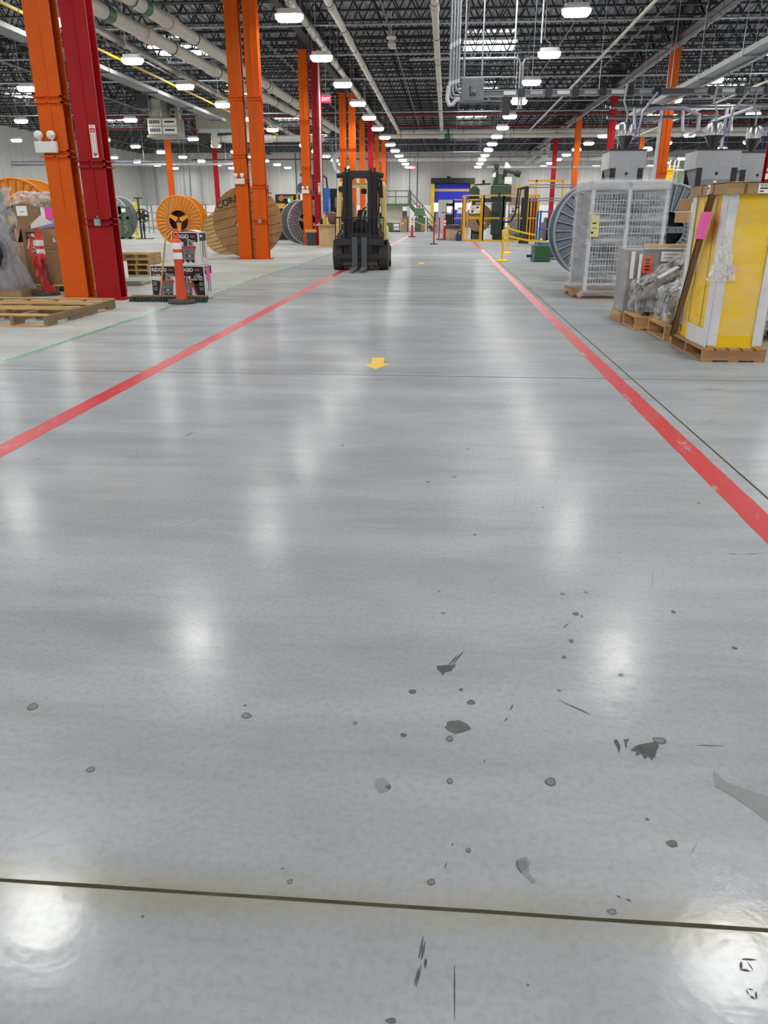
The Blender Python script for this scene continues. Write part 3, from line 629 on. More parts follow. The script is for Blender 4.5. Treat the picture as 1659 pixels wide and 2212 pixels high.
# ================================================================ shared builders
def pallet(name, label, loc, rz, L, W, wood='C79A5E', nb=7, wood2=None, H=.13, group=None, ns=3, sk=(), notch=True):
    """stringers run along y (length W), deck boards along x (length L)"""
    t = thing(name, label, 'pallet', loc, rz, group); m = WOOD(wood, 0, 'pallet_wood'); m2 = WOOD(wood2 or wood, 1, 'pallet_wood')
    for i in range(ns):
        x = (L-.045)*i/(ns-1); b = MB(m2)
        if notch:
            b.box(x, x+.045, 0, W, .05, H-.02)
            for a, c in ((0, .13), (.3, .7), (.87, 1)): b.box(x, x+.045, W*a, W*c, .016, .05)
        else: b.box(x, x+.045, 0, W, .016, H-.02)
        b.obj('stringer', t)
    for i in range(nb):
        if i in sk: continue
        y = (W-.1)*i/(nb-1); b = MB(m); b.box(-.005, L+.005, y, y+.1, H-.02, H); b.obj('deck_board', t)
    for i in range(3):
        y = (W-.1)*i/2; b = MB(m); b.box(0, L, y, y+.1, 0, .016); b.obj('bottom_board', t)
    return t
def wrap(t, x0, x1, y0, y1, z0, z1, m, amp=.012, flare=0., name='stretch_film', seed=1, top=True, sag=.03, nz=22, nu=60, label='clear stretch film'):
    r = random.Random(seed); per = [(x0, y0), (x1, y0), (x1, y1), (x0, y1)]
    ln = [x1-x0, y1-y0, x1-x0, y1-y0]; tot = sum(ln); ph = [r.random()*6 for _ in range(9)]
    def pt(u, v):
        s = (u % 1.)*tot; k = 0
        while k < 3 and s > ln[k]: s -= ln[k]; k += 1
        a, b2 = per[k], per[(k+1) % 4]; f = s/ln[k]
        x, y = a[0]+(b2[0]-a[0])*f, a[1]+(b2[1]-a[1])*f
        cx, cy = (x0+x1)/2, (y0+y1)/2; nx, ny = ((0, -1), (1, 0), (0, 1), (-1, 0))[k]
        d = amp*(math.sin(9*v+6.3*u*5+ph[0])+.6*math.sin(23*v-31*u+ph[1])+.5*(r.random()-.5))
        d += -sag*math.sin(math.pi*f)*.5
        fl = flare*max(0, 1-v*5)**2
        return (x+nx*d+(x-cx)*fl, y+ny*d+(y-cy)*fl, z0+(z1-z0)*v+amp*.5*math.sin(14*u+ph[2]))
    b = MB(m); b.grid(pt, nu, nz, True)
    if top: b.grid(lambda u, v: (x0+(x1-x0)*u, y0+(y1-y0)*v, z1+.006+amp*math.sin(7*u+5*v)), 8, 8)
    o = b.obj(name, t, smooth=True, ang=180, label=label); return o
F_RACK = FILM('stretch_film_rack', .24, 'EEF2F8', (.5, .5, 5), 2.2, .14, .3, .17)
F_CLEAR = FILM('stretch_film_clear', .09, 'F2F0E8', (.7, .7, 2.2), 2.2, .12, .6, .13)
F_SHINE = FILM('stretch_film_crumpled', .32, 'E0E4E6', (2, 2, 2), 4., .08, .9, .32)
F_GREY = FILM('grey_poly_sheet', .58, 'A9ABB6', (1.5, 1.5, 1), 2.2, .2, .9, .3)
SG = M('737C86', .5, var=.1); SGD = M('4C525A', .5, var=.12)
def reel(name, label, loc, Rr, wd, m, rim, yaw=0., n=32, hub=.42, dm=None, arm=None, inner=None, group=None, spokes=0, hubm=None):
    """pressed steel cable reel, axis along local y, standing on the floor"""
    t = thing(name, label, 'cable reel', loc, yaw, group); dk = M('2A2C30', .6)
    for s in (-1, 1):
        b = MB(m); N = n*6; hb = hub*Rr
        def fn(u, v):
            ph = (u*n) % 1.; d = .008 if .1 < ph < .9 else -.012
            if v < .04 or v > .96: d = -.015
            q = hb+(Rr*.95-hb)*v; a = 2*math.pi*u
            return (q*math.cos(a), s*(wd/2+d), q*math.sin(a))
        b.grid(fn, N, 6, True)
        b.lathe([(Rr*.96, s*-(wd/2-.03)), (Rr*.96, s*-(wd/2-.025)), (hb, s*-(wd/2-.025))], 48, 'y', False)
        # raised ribs between the pressed bays
        b.mat(rim)
        for i in range(n):
            a = 2*math.pi*i/n; c, q = math.cos(a), math.sin(a)
            b.bar((hb*c, s*(wd/2+.02), hb*q), (Rr*.95*c, s*(wd/2+.02), Rr*.95*q), .026, .06, (0, 1, 0))
            a2 = a+.6/n*1.2; c, q = math.cos(a2), math.sin(a2); b.mat(inner or dk); b.bar((hb*1.12*c, s*(wd/2+.009), hb*1.12*q), (Rr*.92*c, s*(wd/2+.009), Rr*.92*q), (.04 if inner else .024), .012, (0, 1, 0)); b.mat(rim)
        f = b.obj('flange', t); f.location = (0, 0, Rr)
        b = MB(rim); b.torus(Rr-.028, .028, 64, 8, 'y', (0, s*wd/2, 0)); b.torus(hb, .018, 40, 6, 'y', (0, s*(wd/2+.02), 0)); b.obj('rim', f, smooth=True)
    b = MB(dm or m); b.lathe([(hub*Rr*1.02, -wd/2), (hub*Rr*1.02, wd/2)], 40, 'y', False)
    o = b.obj('drum', t, smooth=True); o.location = (0, 0, Rr)
    b = MB(inner or dk); b.lathe([(hub*Rr, wd*.1), (.02, wd*.1)], 40, 'y', False); b.lathe([(hub*Rr*.99, -wd/2), (hub*Rr*.99, wd/2)], 40, 'y', False)
    o = b.obj('drum_inside', t, label='dark inside of the drum'); o.location = (0, 0, Rr)
    if arm == 'bar':
        b = MB(hubm or m); b.box(-hub*Rr, hub*Rr, -wd/2-.06, -wd/2, -.07, .07); b.mat(dk); b.cyl((0, -wd/2-.065, 0), (0, -wd/2-.03, 0), .035)
        for dx in (-.3, -.2, .2, .3): b.cyl((dx*Rr, -wd/2-.064, 0), (dx*Rr, -wd/2-.05, 0), .018, n=8)
        o = b.obj('hub_bar', t, label='flat bar across the hub'); o.location = (0, 0, Rr); o.rotation_euler = (0, R(spokes), 0)
    if arm == 'tri':
        b = MB(hubm or m)
        for a in (25, 150, 270):
            b.bar((0, -wd/2-.02, 0), (hub*Rr*math.cos(R(a)), -wd/2-.02, hub*Rr*math.sin(R(a))), .04, .16, (0, 1, 0)) if False else b.add(*spoke(hub*Rr, R(a), -wd/2))
        b.mat(dk); b.cyl((0, -wd/2-.07, 0), (0, -wd/2, 0), .06, n=14)
        o = b.obj('spider_hub', t); o.location = (0, 0, Rr)
    return t
def spoke(Lr, a, y):
    c, s = math.cos(a), math.sin(a); w0, w1 = .12, .075
    P = [(-s*-w0, c*-w0), (Lr*c+s*w1, Lr*s-c*w1), (Lr*c-s*w1, Lr*s+c*w1), (-s*w0, c*w0)]
    vs = [(x, y-.05, z) for x, z in P]+[(x, y, z) for x, z in P]
    return vs, [(0, 1, 2, 3), (7, 6, 5, 4)]+[(i, 4+i, 4+(i+1) % 4, (i+1) % 4) for i in range(4)]
# ================================================================ right side
reel('cable_reel', 'grey ribbed steel cable reel standing behind the film-wrapped rack', (3.28, 17.95, 0), 1.0, .9, SG, M('9DA6AE', .4), 0, 30, .36, SGD, 'bar', hubm=M('2F5FA0', .5))
reel('cable_reel', 'big grey steel cable reel right of the film-wrapped rack, with a dark hub', (5.03, 19.4, 0), 1.0, .9, SG, M('9DA6AE', .4), 0, 30, .40, SGD, 'bar')
pallet('pallet', 'low wooden pallet under the film-wrapped wire rack', (2.24, 13.3, 0), R(4), 1.32, 1.15, 'B98C5C')
t = thing('wire_rack', 'tall wire rack wrapped in clear stretch film on a pallet', 'rack', (2.31, 13.32, .13), R(4)); t.scale = (.93, 1, 1)
WIRE = M('C9CBCE', .35, .5)
b = MB(WIRE)
for i in range(25): b.cyl((.06+i*.05, .04, .1), (.06+i*.05, .04, 1.5), .006, n=5)
for z in [.1+.1*i for i in range(15)]: b.cyl((.03, .035, z), (1.3, .035, z), .006, n=5)
for i in range(16): b.cyl((.03, .06+i*.06, .1), (.03, .06+i*.06, 1.5), .006, n=5)
b.obj('wire_panel', t)
dk = M('3C3E42', .7, var=.3, sc=14.)
for i in range(8):
    b = MB(dk); b.box(.08, 1.28, .14, .98, .12+i*.18, .17+i*.18)
    for k in range(14): b.mat(M('8A8D92', .5, var=.3)); b.box(.1+k*.083, .15+k*.083, .12, .96, .17+i*.18, .26+i*.18)
    b.obj('shelf', t)
for x, y in ((.0, 0), (.62, -.02), (1.27, 0), (.0, 1.02), (1.27, 1.02)):
    b = MB(M('D2D3D6', .5)); b.box(x, x+.055, y, y+.05, 0, 1.68); b.obj('corner_post', t, label='pale edge protector post')
b = MB(M('B9BABF', .5)); b.box(-.02, 1.35, -.02, 1.08, 1.55, 1.7); b.obj('top_cap', t, bevel=.03, label='pale wrapped top')
wrap(t, -.04, 1.36, -.05, 1.1, -.08, 1.72, F_RACK, .006, .07, seed=4)
b = MB(M('DCD898', .7)); b.rect(.0, .15, .85, 1.18, -.075); b.mat(INK); b.rect(.03, .1, 1.05, 1.07, -.077); b.rect(.03, .12, .98, .99, -.077); b.rect(.02, .06, .9, .93, -.077); b.obj('note', t, label='yellow paper note under the film')
# pale film bunched at the top left of the rack
# ------------------------------------------------ two carts in silver film
pallet('pallet', 'small light wooden pallet at the left rear of the two under the wrapped carts', (3.28, 9.6, 0), R(90), .66, .96, 'D3A66C', 8, H=.16, ns=2, notch=False)
pallet('pallet', 'small light wooden pallet in front, under the nearer wrapped cart', (3.42, 8.76, 0), R(90), .74, .97, 'D0A268', 8, H=.16, ns=2, notch=False)
def cart(label, loc, sc, seed, hgt):
    t = thing('wrapped_cart', label, 'cart', loc); L = .75
    tb = M('5B6160', .45, .3)
    for y in (.04, .5):
        b = MB(tb); b.tube([(.03, y, 0), (.03, y, .22), (.07, y, .3), (L*.8, y, hgt), (L*.9, y, hgt+.02), (L, y, hgt-.05), (L, y, 0)], .018, 8); b.obj('side_frame', t, smooth=True)
    b = MB(tb); b.tube([(.03, .04, .1), (.03, .5, .1)], .014); b.tube([(L, .04, .1), (L, .5, .1)], .014); b.tube([(.03, .04, .06), (L, .04, .06)], .014); b.tube([(.07, .04, .3), (.07, .5, .3)], .014); b.obj('cross_bar', t)
    b = MB(M('2A2C2F', .3, var=.3)); b.hexa([(.1, .07, .24), (L*.82, .07, hgt-.1), (L*.82, .47, hgt-.1), (.1, .47, .24)], [(.06, .07, .3), (L*.78, .07, hgt-.02), (L*.78, .47, hgt-.02), (.06, .47, .3)]); b.obj('deck', t, label='sloping dark deck')
    b = MB(PAPER); b.add([(.2, .1, .435), (.42, .1, .435+.22*(hgt-.32)/.5), (.42, .3, .435+.22*(hgt-.32)/.5), (.2, .3, .435)], [(0, 1, 2, 3)]); b.obj('packing_slip', t, label='white paper under the film')
    r = random.Random(seed); b = MB(F_SHINE)
    def fn(u, v):
        a = u*2; x = -.03+v*(L+.06); z = .34+(hgt-.22)*min(1, v/.78) if v < .78 else hgt+.1-(v-.78)*.5
        z += .018*math.sin(20*v+7*u)+.03*(r.random()-.5)
        y = -.03+.62*u+.02*(r.random()-.5)
        return (x, y, z)
    b.grid(fn, 14, 26)
    def side(u, v):
        x = -.03+u*(L+.06); zt = (.34+(hgt-.22)*min(1, u/.78)) if u < .78 else hgt+.1-(u-.78)*.5
        return (x, -.03+.03*(r.random()-.5), .05+v*(zt-.05)+.012*(r.random()-.5))
    b.grid(side, 26, 14)
    b.grid(lambda u, v: (-.03+.03*(r.random()-.5), -.03+.62*u, .02+v*.32), 14, 8)
    b.obj('stretch_film', t, smooth=True, ang=180, label='crumpled shiny film')
    for x in (.08, L-.05):
        b = MB(RUBBER); b.cyl((x, .0, -.0), (x, .03, 0), .035, n=12); o = b.obj('caster', t); o.location = (0, .02, .035)
    return t
cart('film-wrapped sloping metal cart on the rear small pallet', (2.4, 9.68, .16), 1, 3, .62)
cart('film-wrapped sloping metal cart on the front small pallet, beside the yellow cabinet', (2.52, 8.85, .16), 1, 8, .55)
t = thing('wrapped_crate', 'grey film-wrapped crate with a wooden plank on top, behind the two carts', 'crate', (2.3, 10.35, 0))
b = MB(M('8F9091', .6, var=.15)); b.box(.02, .95, 0, .6, .12, .9); b.obj('body', t, bevel=.01)
b = MB(WOOD('C79A5E', 0, 'pallet_wood')); b.box(0, 1, 0, .62, 0, .12); b.obj('skid', t)
b = MB(WOOD('E2BE8C', 0, 'plank_wood')); b.box(.22, 1.1, -.05, .1, .93, .965); b.obj('plank', t, label='light wooden plank')
b = MB(M('F0562A', .6)); b.rect(.2, .32, .62, .82, -.032); b.mat(INK)
for i in range(4): b.rect(.23, .29, .65+.04*i, .67+.04*i, -.034)
b.obj('sticker', t, label='orange warning sticker')
b = MB(PAPER); b.rect(.42, .72, .76, .88, -.032); b.mat(M('9A9A9A', .7)); b.rect(.45, .69, .80, .81, -.033); b.rect(.45, .69, .84, .85, -.033); b.mat(PAPER); b.rect(.05, .1, .55, .88, -.032); b.rect(.15, .19, .5, .85, -.032); b.obj('paper_label', t)
wrap(t, -.02, .98, -.03, .63, .1, .92, F_CLEAR, .02, .12, seed=5)
# ------------------------------------------------ yellow wrapped cabinet
t = pallet('pallet', 'brown wooden pallet under the yellow film-wrapped cabinet', (3.05, 7.46, 0), R(90.5), 1.08, .585, 'B98A5E', 5, H=.125, ns=3, notch=False)
t = thing('yellow_cabinet', 'tall yellow cabinet with white corner boards, wrapped in clear film under a cardboard lid', 'cabinet', (2.51, 7.52, .125), R(.5))
CY = M('F0C602', .5, var=.05, sc=2.); CB = M('D6D8DC', .6, var=.03)
W_, D_, H_ = .50, 1.0, 1.36
b = MB(CY); b.box(.01, W_-.01, .01, D_-.01, 0, H_); b.mat(M('8F7E20', .5)); b.box(.004, .012, .3, .304, .1, H_-.05); b.box(.004, .012, .66, .664, .1, H_-.05); b.obj('body', t)
for x0, x1, y0, y1 in ((-.005, .085, -.008, .0), (-.008, 0, -.008, .14), (W_-.085, W_+.005, -.008, 0), (W_, W_+.008, -.008, .14), (-.008, 0, D_-.12, D_)):
    b = MB(CB); b.box(x0, x1, y0, y1, .02, H_); b.obj('corner_board', t, label='white corner board')
b = MB(CB); b.box(-.01, -.004, .0, .62, 0, .16); b.obj('kick_board', t, label='white board along the bottom')
b = MB(CARD); b.box(-.04, W_+.06, -.05, D_+.03, H_-.005, H_+.085); b.mat(M('C49B6C', .85)); b.grid(lambda u, v: (-.05+(W_+.12)*u, -.06+(D_+.1)*v, H_+.09+.012*math.sin(9*v)*math.sin(7*u)), 10, 14)
b.mat(M('6E5539', .8)); b.rect(.1, .13, H_, H_+.08, -.0505); b.rect(.3, .34, H_, H_+.08, -.0405, 'yz'); b.rect(.62, .68, H_, H_+.08, -.0405, 'yz')
b.obj('cardboard_lid', t)
b = MB(PAPER); b.box(.22, .42, -.054, -.0505, H_+.0, H_+.08); b.mat(INK); b.text('054520', .034, .235, H_+.052, -.0545, 'LEFT', .01); b.rect(.235, .41, H_+.035, H_+.046, -.0545); b.rect(.235, .27, H_+.012, H_+.022, -.0545); b.rect(.31, .34, H_+.012, H_+.022, -.0545); b.obj('shipping_label', t, label='white shipping label on the lid')
b = MB(PAPER); b.face([(.42, H_+.005), (.50, H_+.005), (.50, H_+.09), (.42, H_+.09)], -.042, 'yz'); b.mat(INK); b.rect(.45, .49, H_+.045, H_+.065, -.043, 'yz'); b.rect(.44, .455, H_+.015, H_+.035, -.043, 'yz'); b.rect(.475, .49, H_+.015, H_+.035, -.043, 'yz'); b.obj('shipping_label', t, label='smaller tag on the lid side')
b = MB(M('806548', .7, var=.25, sc=20., stretch=(8, 8, .5))); b.bar((-.045, .94, -.02), (-.05, .30, H_), .05, .045); b.mat(M('3C2F22', .8)); b.bar((-.072, .93, -.02), (-.077, .29, H_), .006, .008); b.bar((-.072, .955, -.02), (-.077, .315, H_), .006, .008); b.obj('angle_bundle', t, label='bundle of long dark brown profiles strapped to the side')
b = MB(PINK); b.grid(lambda u, v: (-.096-.012*math.sin(3*u), .1+.3*u+.1*(1-v), .97+.24*v), 5, 5); b.obj('pink_note', t, label='bright pink paper note')
fm = wrap(t, -.03, W_+.03, -.034, D_+.03, .12, H_+.0, F_CLEAR, .004, -.0, seed=11, top=False, sag=0., nz=34, nu=90)
b = MB(FILM('film_pouch', .55, 'E8E6E2', (6, 6, 3), 8., .1, 1., .4))
rr = random.Random(5); b.grid(lambda u, v: (.02+(.26*u-.13)*(.15+1-v)*.9, -.05-.05*math.sin(3.1*u)*(1-v)+.012*rr.random(), .62+.42*v), 12, 14); b.obj('film_pouch', t, smooth=True, ang=180, label='bunched clear film pouch')
b = MB(PAPER); b.face([(-.1, .66), (.02, .64), (.05, .76), (-.05, .78)], -.055); b.mat(M('E6BFC4', .7)); b.face([(.05, .64), (.12, .65), (.15, .74), (.08, .77)], -.056); b.mat(M('AFAFAF', .7)); b.rect(-.06, .02, .7, .705, -.0555); b.rect(-.06, .02, .73, .735, -.0555); b.obj('packing_paper', t, label='white and pink papers in the pouch')
# parcel poking out behind the cabinet, on a tall carton hidden by it
t = thing('carton', 'tall plain carton hidden behind the yellow cabinet', 'box', (3.2, 9.85, 0)); b = MB(CARD); b.box(0, .8, 0, .48, 0, 1.22); b.obj('carton_body', t)
t = thing('parcel', 'brown cardboard parcel bound with white straps, above the carts behind the cabinet', 'box', (2.83, 9.85, 1.22))
b = MB(M('B89468', .85)); b.box(0, 1.1, 0, .5, 0, .13); b.mat(M('A5825A', .85)); b.box(.02, 1.1, .01, .49, .13, .27); b.obj('carton', t, bevel=.008)
b = MB(WHITE); b.box(.19, .205, -.004, .504, 0, .274); b.box(-.004, 1.1, -.004, .504, .12, .13); b.mat(PAPER); b.rect(.04, .12, .13, .22, -.002); b.obj('strap', t)
# pallet with machinery at the right edge
pallet('pallet', 'wooden pallet at the right edge behind the yellow cabinet', (3.38, 8.75, 0), 0, 1.2, 1.0, 'B58558', 6, H=.15)
t = thing('wrapped_machine', 'dark grey film-wrapped machine on the pallet at the right edge', 'machine', (3.42, 8.85, .15))
b = MB(M('6B6F76', .4, var=.2)); b.box(.08, 1.1, .05, .85, .25, .95); b.obj('body', t, bevel=.03)
for x in (.02, .3, .9):
    b = MB(BLACK); b.box(x, x+.06, .0, .06, 0, .9); b.obj('frame_leg', t)
b = MB(BLACK); b.box(0, 1.1, -.01, .05, .2, .25); b.obj('frame_rail', t)
wrap(t, -.02, 1.14, -.04, .9, .1, 1., F_SHINE, .03, .05, seed=21)
# ------------------------------------------------ grey bins with cone loaders
BING = M('9A9C9F', .5, var=.06); BIND = M('7C7E80', .5)
def hopper(label, loc, wd, cone_x, legs=True, plate=True):
    t = thing('material_bin', label, 'hopper', loc); D = 1.3; z1, z0, zb, zl = 3.3, 2.75, 2.2, 1.6
    b = MB(BING); b.box(0, wd, 0, D, z0, z1); b.mat(BIND); c = .16
    b.hexa([(wd*.28, D*.3, zl), (wd*.72, D*.3, zl), (wd*.72, D*.7, zl), (wd*.28, D*.7, zl)], [(.08, .05, z0), (wd-.08, .05, z0), (wd-.08, D-.05, z0), (.08, D-.05, z0)])
    b.obj('bin_body', t)
    b = MB(BLACK); b.box(-.03, wd+.03, -.03, D+.03, z1, z1+.04); b.obj('bin_lid', t)
    for x in (.06, wd-.24):
        for y in (-.03, D-.03):
            b = MB(BLACK); b.box(x, x+.18, y, y+.06, 0, z0+.02); b.obj('leg', t)
    if plate:
        b = MB(BING); b.rect(.24, wd-.24, zb, z0, -.01); b.mat(BIND); b.rect(.24, wd-.24, zl+.3, zb+.22, -.012); b.mat(BLACK); b.cyl((wd*.5, -.02, z0-.15), (wd*.5, 0, z0-.15), .05, n=12); b.mat(PAPER); b.rect(wd*.5-.06, wd*.5+.04, zb+.12, zb+.18, -.02); b.obj('front_plate', t)
    # stainless loader with a cone standing in the lid
    b = MB(CHROME); b.lathe([(.05, z1+.03), (.28, z1+.42), (.3, z1+.44)], 24, 'z', False); b.mat(STEEL); b.lathe([(.24, z1+.44), (.24, z1+.8), (.2, z1+.86)], 20); b.mat(BLACK); b.lathe([(.3, z1+.43), (.31, z1+.43), (.31, z1+.46), (.24, z1+.46)], 20, 'z', False)
    o = b.obj('cone_loader', t, smooth=True); o.location = (cone_x, D*.4, 0)
    b = MB(M('8A8C8E', .5)); b.tube([(cone_x, D*.4, z1+.86), (cone_x, D*.4, z1+1.15), (cone_x-.15, D*.4, z1+1.5), (cone_x-.1, D*.4, z1+2.0)], .035, 8); b.mat(M('8E8C9A', .35)); b.tube([(cone_x+.2, D*.4, z1+.6), (cone_x+.42, D*.4, z1+.7), (cone_x+.5, D*.4, z1+1.2), (cone_x+.9, D*.4, z1+1.75)], .04, 8); b.obj('vacuum_hose', t, smooth=True)
    for k in (-.05, .05):
        b = MB(M('3F55A8', .5)); b.cyl((cone_x+.4+k, D*.4, z1+.0), (cone_x+.4+k, D*.4, z1+1.0), .012, n=6); b.obj('air_line', t, label='thin blue air line')
    return t
hopper('grey material bin with a steel cone loader, just behind the film-wrapped rack', (5.3, 28, 0), 1.2, .55)
hopper('wide grey material bin with a round dark port, above the cardboard lid', (8.1, 28, 0), 1.42, .62)
hopper('grey material bin mostly hidden by the red column at the right edge', (9.95, 29.3, 0), 1.3, .5)
t = thing('loader_rack', 'overhead tangle of vacuum pipes and hoses above the right grey bins', 'pipe', (8.6, 33, 0))
for z, y in ((5.15, 0), (4.85, .5), (5.3, 1)):
    b = MB(STEEL); b.cyl((-2.5, y, z), (5, y, z), .06, n=8); b.obj('vacuum_pipe', t, smooth=True)
for x in (-1.6, .2, 2., 3.6):
    b = MB(LGREY); b.cyl((x, 0, 5.15), (x+.1, 0, 4.3), .06, n=8); b.obj('drop_pipe', t, smooth=True)
b = MB(M('8E8C9A', .35)); b.tube([(-1, 0, 5.1), (.2, -.3, 5.05), (.7, -.5, 4.8), (.7, -.6, 4.3), (.4, -.6, 4.1)], .07, 8); b.tube([(2.8, 0, 5.1), (2.2, -.3, 4.9), (1.2, -.5, 4.6), (.9, -.6, 4.2)], .06, 8); b.obj('hose', t, smooth=True, label='lilac clear hose')
for x in (-.45, 2.0, 4.6):
    b = MB(LGREY); b.cyl((x, .5, 0), (x, .5, 5.3), .07, n=8); b.obj('support_post', t)
# ------------------------------------------------ platform with yellow boxes
t = thing('dryer_platform', 'green railed platform with white pipes, seen between the right bins', 'platform', (11.2, 45, 0))
for x in (0, 1.0, 2.0):
    b = MB(M('6E8C64', .5)); b.box(x, x+.12, 0, .12, 0, 3.7); b.obj('post', t)
b = MB(WHITE); b.cyl((0, 0, 3.55), (2.2, 0, 3.55), .045, n=8); b.obj('hand_rail', t)
b = MB(M('6E8C64', .5)); b.box(-.2, 2.2, -.1, 1.5, 2.2, 2.32); b.box(-.2, 2.2, -.1, 0, 2.75, 2.8); b.obj('deck', t)
for x in (.55, .8, 1.0):
    b = MB(WHITE); b.tube([(x, .2, 2.3), (x, .2, 3.95), (x+.06, .2, 4.05)], .045, 8); b.obj('white_pipe', t)
for x, zz, lb in ((.15, 2.95, 'yellow equipment box on the platform rail, left one beside the orange column'), (1.3, 2.6, 'yellow equipment box on the platform rail, right one beside the wide grey bin')):
    q = thing('control_box', lb, 'equipment box', (11.2+x, 44.95 if zz > 2.8 else 44.9, zz)); b = MB(YEL); b.box(0, .5, -.2, 0, 0, .55); b.box(-.04, .54, -.24, 0, .57, .68); b.mat(M('B98F00', .5)); b.box(.0, .5, -.205, -.2, .42, .44); b.obj('case', q, bevel=.02)
q = thing('control_box', 'small low yellow box under the right platform box', 'equipment box', (12.5, 44.9, 2.1)); b = MB(YEL); b.box(0, .4, -.2, 0, 0, .42); b.obj('case', q, bevel=.02); b = MB(INK); b.box(.03, .1, -.21, -.2, .3, .36); b.obj('latch', q)
# ------------------------------------------------ blue cart, green cabinet, yellow stanchions
t = thing('parts_cart', 'blue steel tube cart with a blue tub, left of the grey reel', 'cart', (2.92, 25.6, 0))
CB2 = M('1E5CA6', .45, var=.1)
for x in (0, .85):
    for y in (0, .8):
        b = MB(CB2); b.cyl((x, y, .12), (x, y, 1.45), .03, n=8); b.obj('post', t)
        b = MB(RUBBER); b.cyl((x-.025, y, .07), (x+.025, y, .07), .07, n=12); b.obj('caster', t)
for z in (.15, .9, 1.42):
    b = MB(CB2); b.tube([(0, 0, z), (.85, 0, z), (.85, .8, z), (0, .8, z), (0, 0, z)], .022, 6); b.obj('rail', t)
b = MB(M('1F6FC0', .5)); b.hexa([(.06, .05, .16), (.8, .05, .16), (.8, .75, .16), (.06, .75, .16)], [(.0, .0, .52), (.86, .0, .52), (.86, .8, .52), (.0, .8, .52)]); b.obj('tub', t, bevel=.03)
b = MB(PAPER); b.add([(.15, .1, .53), (.4, .1, .53), (.38, .4, .57), (.12, .4, .55)], [(0, 1, 2, 3)]); b.obj('paper', t, label='white sheet on the tub')
t = thing('green_machine', 'dark green machine behind the blue cart', 'machine', (3.3, 27.2, 0)); b = MB(GREEN2); b.box(0, .7, 0, .8, 0, 1.25); b.box(.1, .6, -.15, 0, .3, .9); b.obj('body', t, bevel=.04); b = MB(BLACK); b.cyl((.1, -.1, .75), (.5, -.1, .75), .2, n=14); b.obj('roller', t); b = MB(M('8C6A66', .6)); b.box(-.15, 0, -.1, .2, .6, 1.1); b.obj('side_panel', t)
t = thing('green_cabinet', 'low green metal cabinet on the floor under the blue cart', 'cabinet', (2.62, 24.3, 0)); b = MB(M('2F5C3C', .5)); b.box(0, .52, 0, .6, .02, .47); b.mat(M('6F7D72', .5)); b.box(-.01, .05, -.005, 0, .0, .49); b.obj('case', t, bevel=.01); b = MB(M('26437E', .5)); b.box(-.16, -.0, .2, .35, .12, .2); b.obj('side_box', t, label='small blue box on its side')
def stanchion(label, loc, h, m, base, tip=True):
    t = thing('stanchion', label, 'stanchion post', loc)
    b = MB(base); b.lathe([(.2, 0), (.2, .025), (.14, .05), (.05, .08)], 24); b.obj('base', t, smooth=True)
    b = MB(m); b.cyl((0, 0, .06), (0, 0, h-.04), .035, n=14); b.obj('post', t, smooth=True)
    b = MB(m); b.lathe([(.045, h-.08), (.05, h-.04), (.045, h), (.015, h+.02)], 14); b.obj('cap', t, smooth=True)
stanchion('yellow stanchion post nearest the aisle, on the right red line', (1.72, 24.5, 0), .9, YEL, YEL)
stanchion('yellow stanchion post farther back, by the yellow fenced cell', (2.24, 29.6, 0), .96, YEL, YEL)
for k, (p, q, s) in enumerate((((1.72, 24.45, .78), (3.0, 24.2, .58), .05), ((2.24, 29.55, .88), (3.9, 29.2, .62), .07))):
    b = MB(YEL); n = 26
    b.grid(lambda u, v: (p[0]+(q[0]-p[0])*u, p[1]+(q[1]-p[1])*u, p[2]+(q[2]-p[2])*u-s*math.sin(math.pi*u)+(v-.5)*.06), n, 1)
    b.cyl((p[0]+.0, p[1]-.03, p[2]-.06), (p[0], p[1]-.03, p[2]+.06), .05, n=10)
    tag(b.obj('barrier_tape'), 'yellow barrier tape stretched right from the %s yellow stanchion' % ('nearer' if k == 0 else 'farther'), 'tape')
# ================================================================ left side
OR_ = M('E08A1C', .45, var=.08); ORR = M('E28C24', .4, var=.08)
pallet('pallet', 'worn wooden pallet with gaps between its boards, flat on the floor at the left edge', (-6.75, 9.34, 0), R(-.6), 1.8, 2.05, 'CFA766', 10, '8C7658', H=.15, ns=5, sk=(1, 2, 5, 8))
# film-draped coil at the left edge
t = thing('draped_coil', 'black hose coil draped in grey plastic sheet at the left edge, behind the flat pallet', 'coil', (-8.15, 13.2, 0))
b = MB(WOOD('A98A60', 0, 'pallet_wood')); b.box(-.8, .95, -.35, .8, 0, .1); b.obj('skid', t)
b = MB(BLACK)
for i in range(5): b.torus(.42-.02*i, .05, 36, 8, 'y', (.12, -.22+.1*i, .68))
b.obj('coil', t, smooth=True)
rr = random.Random(9); b = MB(F_GREY)
def drape(u, v):
    a = 2*math.pi*u; q = .93-.55*v**.8+.05*math.sin(5*a+2*v)*(1-v*.5)+.04*math.sin(11*a-3*v)+.02*rr.random()
    return (q*math.cos(a)*.9, .2+q*math.sin(a)*.75, .08+1.5*v+.02*rr.random())
b.grid(drape, 46, 22, True); b.obj('plastic_sheet', t, smooth=True, ang=180, label='crumpled grey plastic sheet')
t = thing('bagged_post', 'tall bubble-wrapped column at the far left edge beside the draped coil', 'package', (-8.35, 14.3, 0))
b = MB(M('8EA08E', .6, var=.2)); b.box(-.3, .12, 0, .4, 0, 1.75); b.mat(M('4F7A52', .6)); b.box(-.3, .0, .05, .35, 1.75, 2.1); b.obj('package_body', t, bevel=.03)
wrap(t, -.36, .2, -.06, .5, .05, 1.8, F_SHINE, .05, .35, seed=31, nz=18, nu=40)
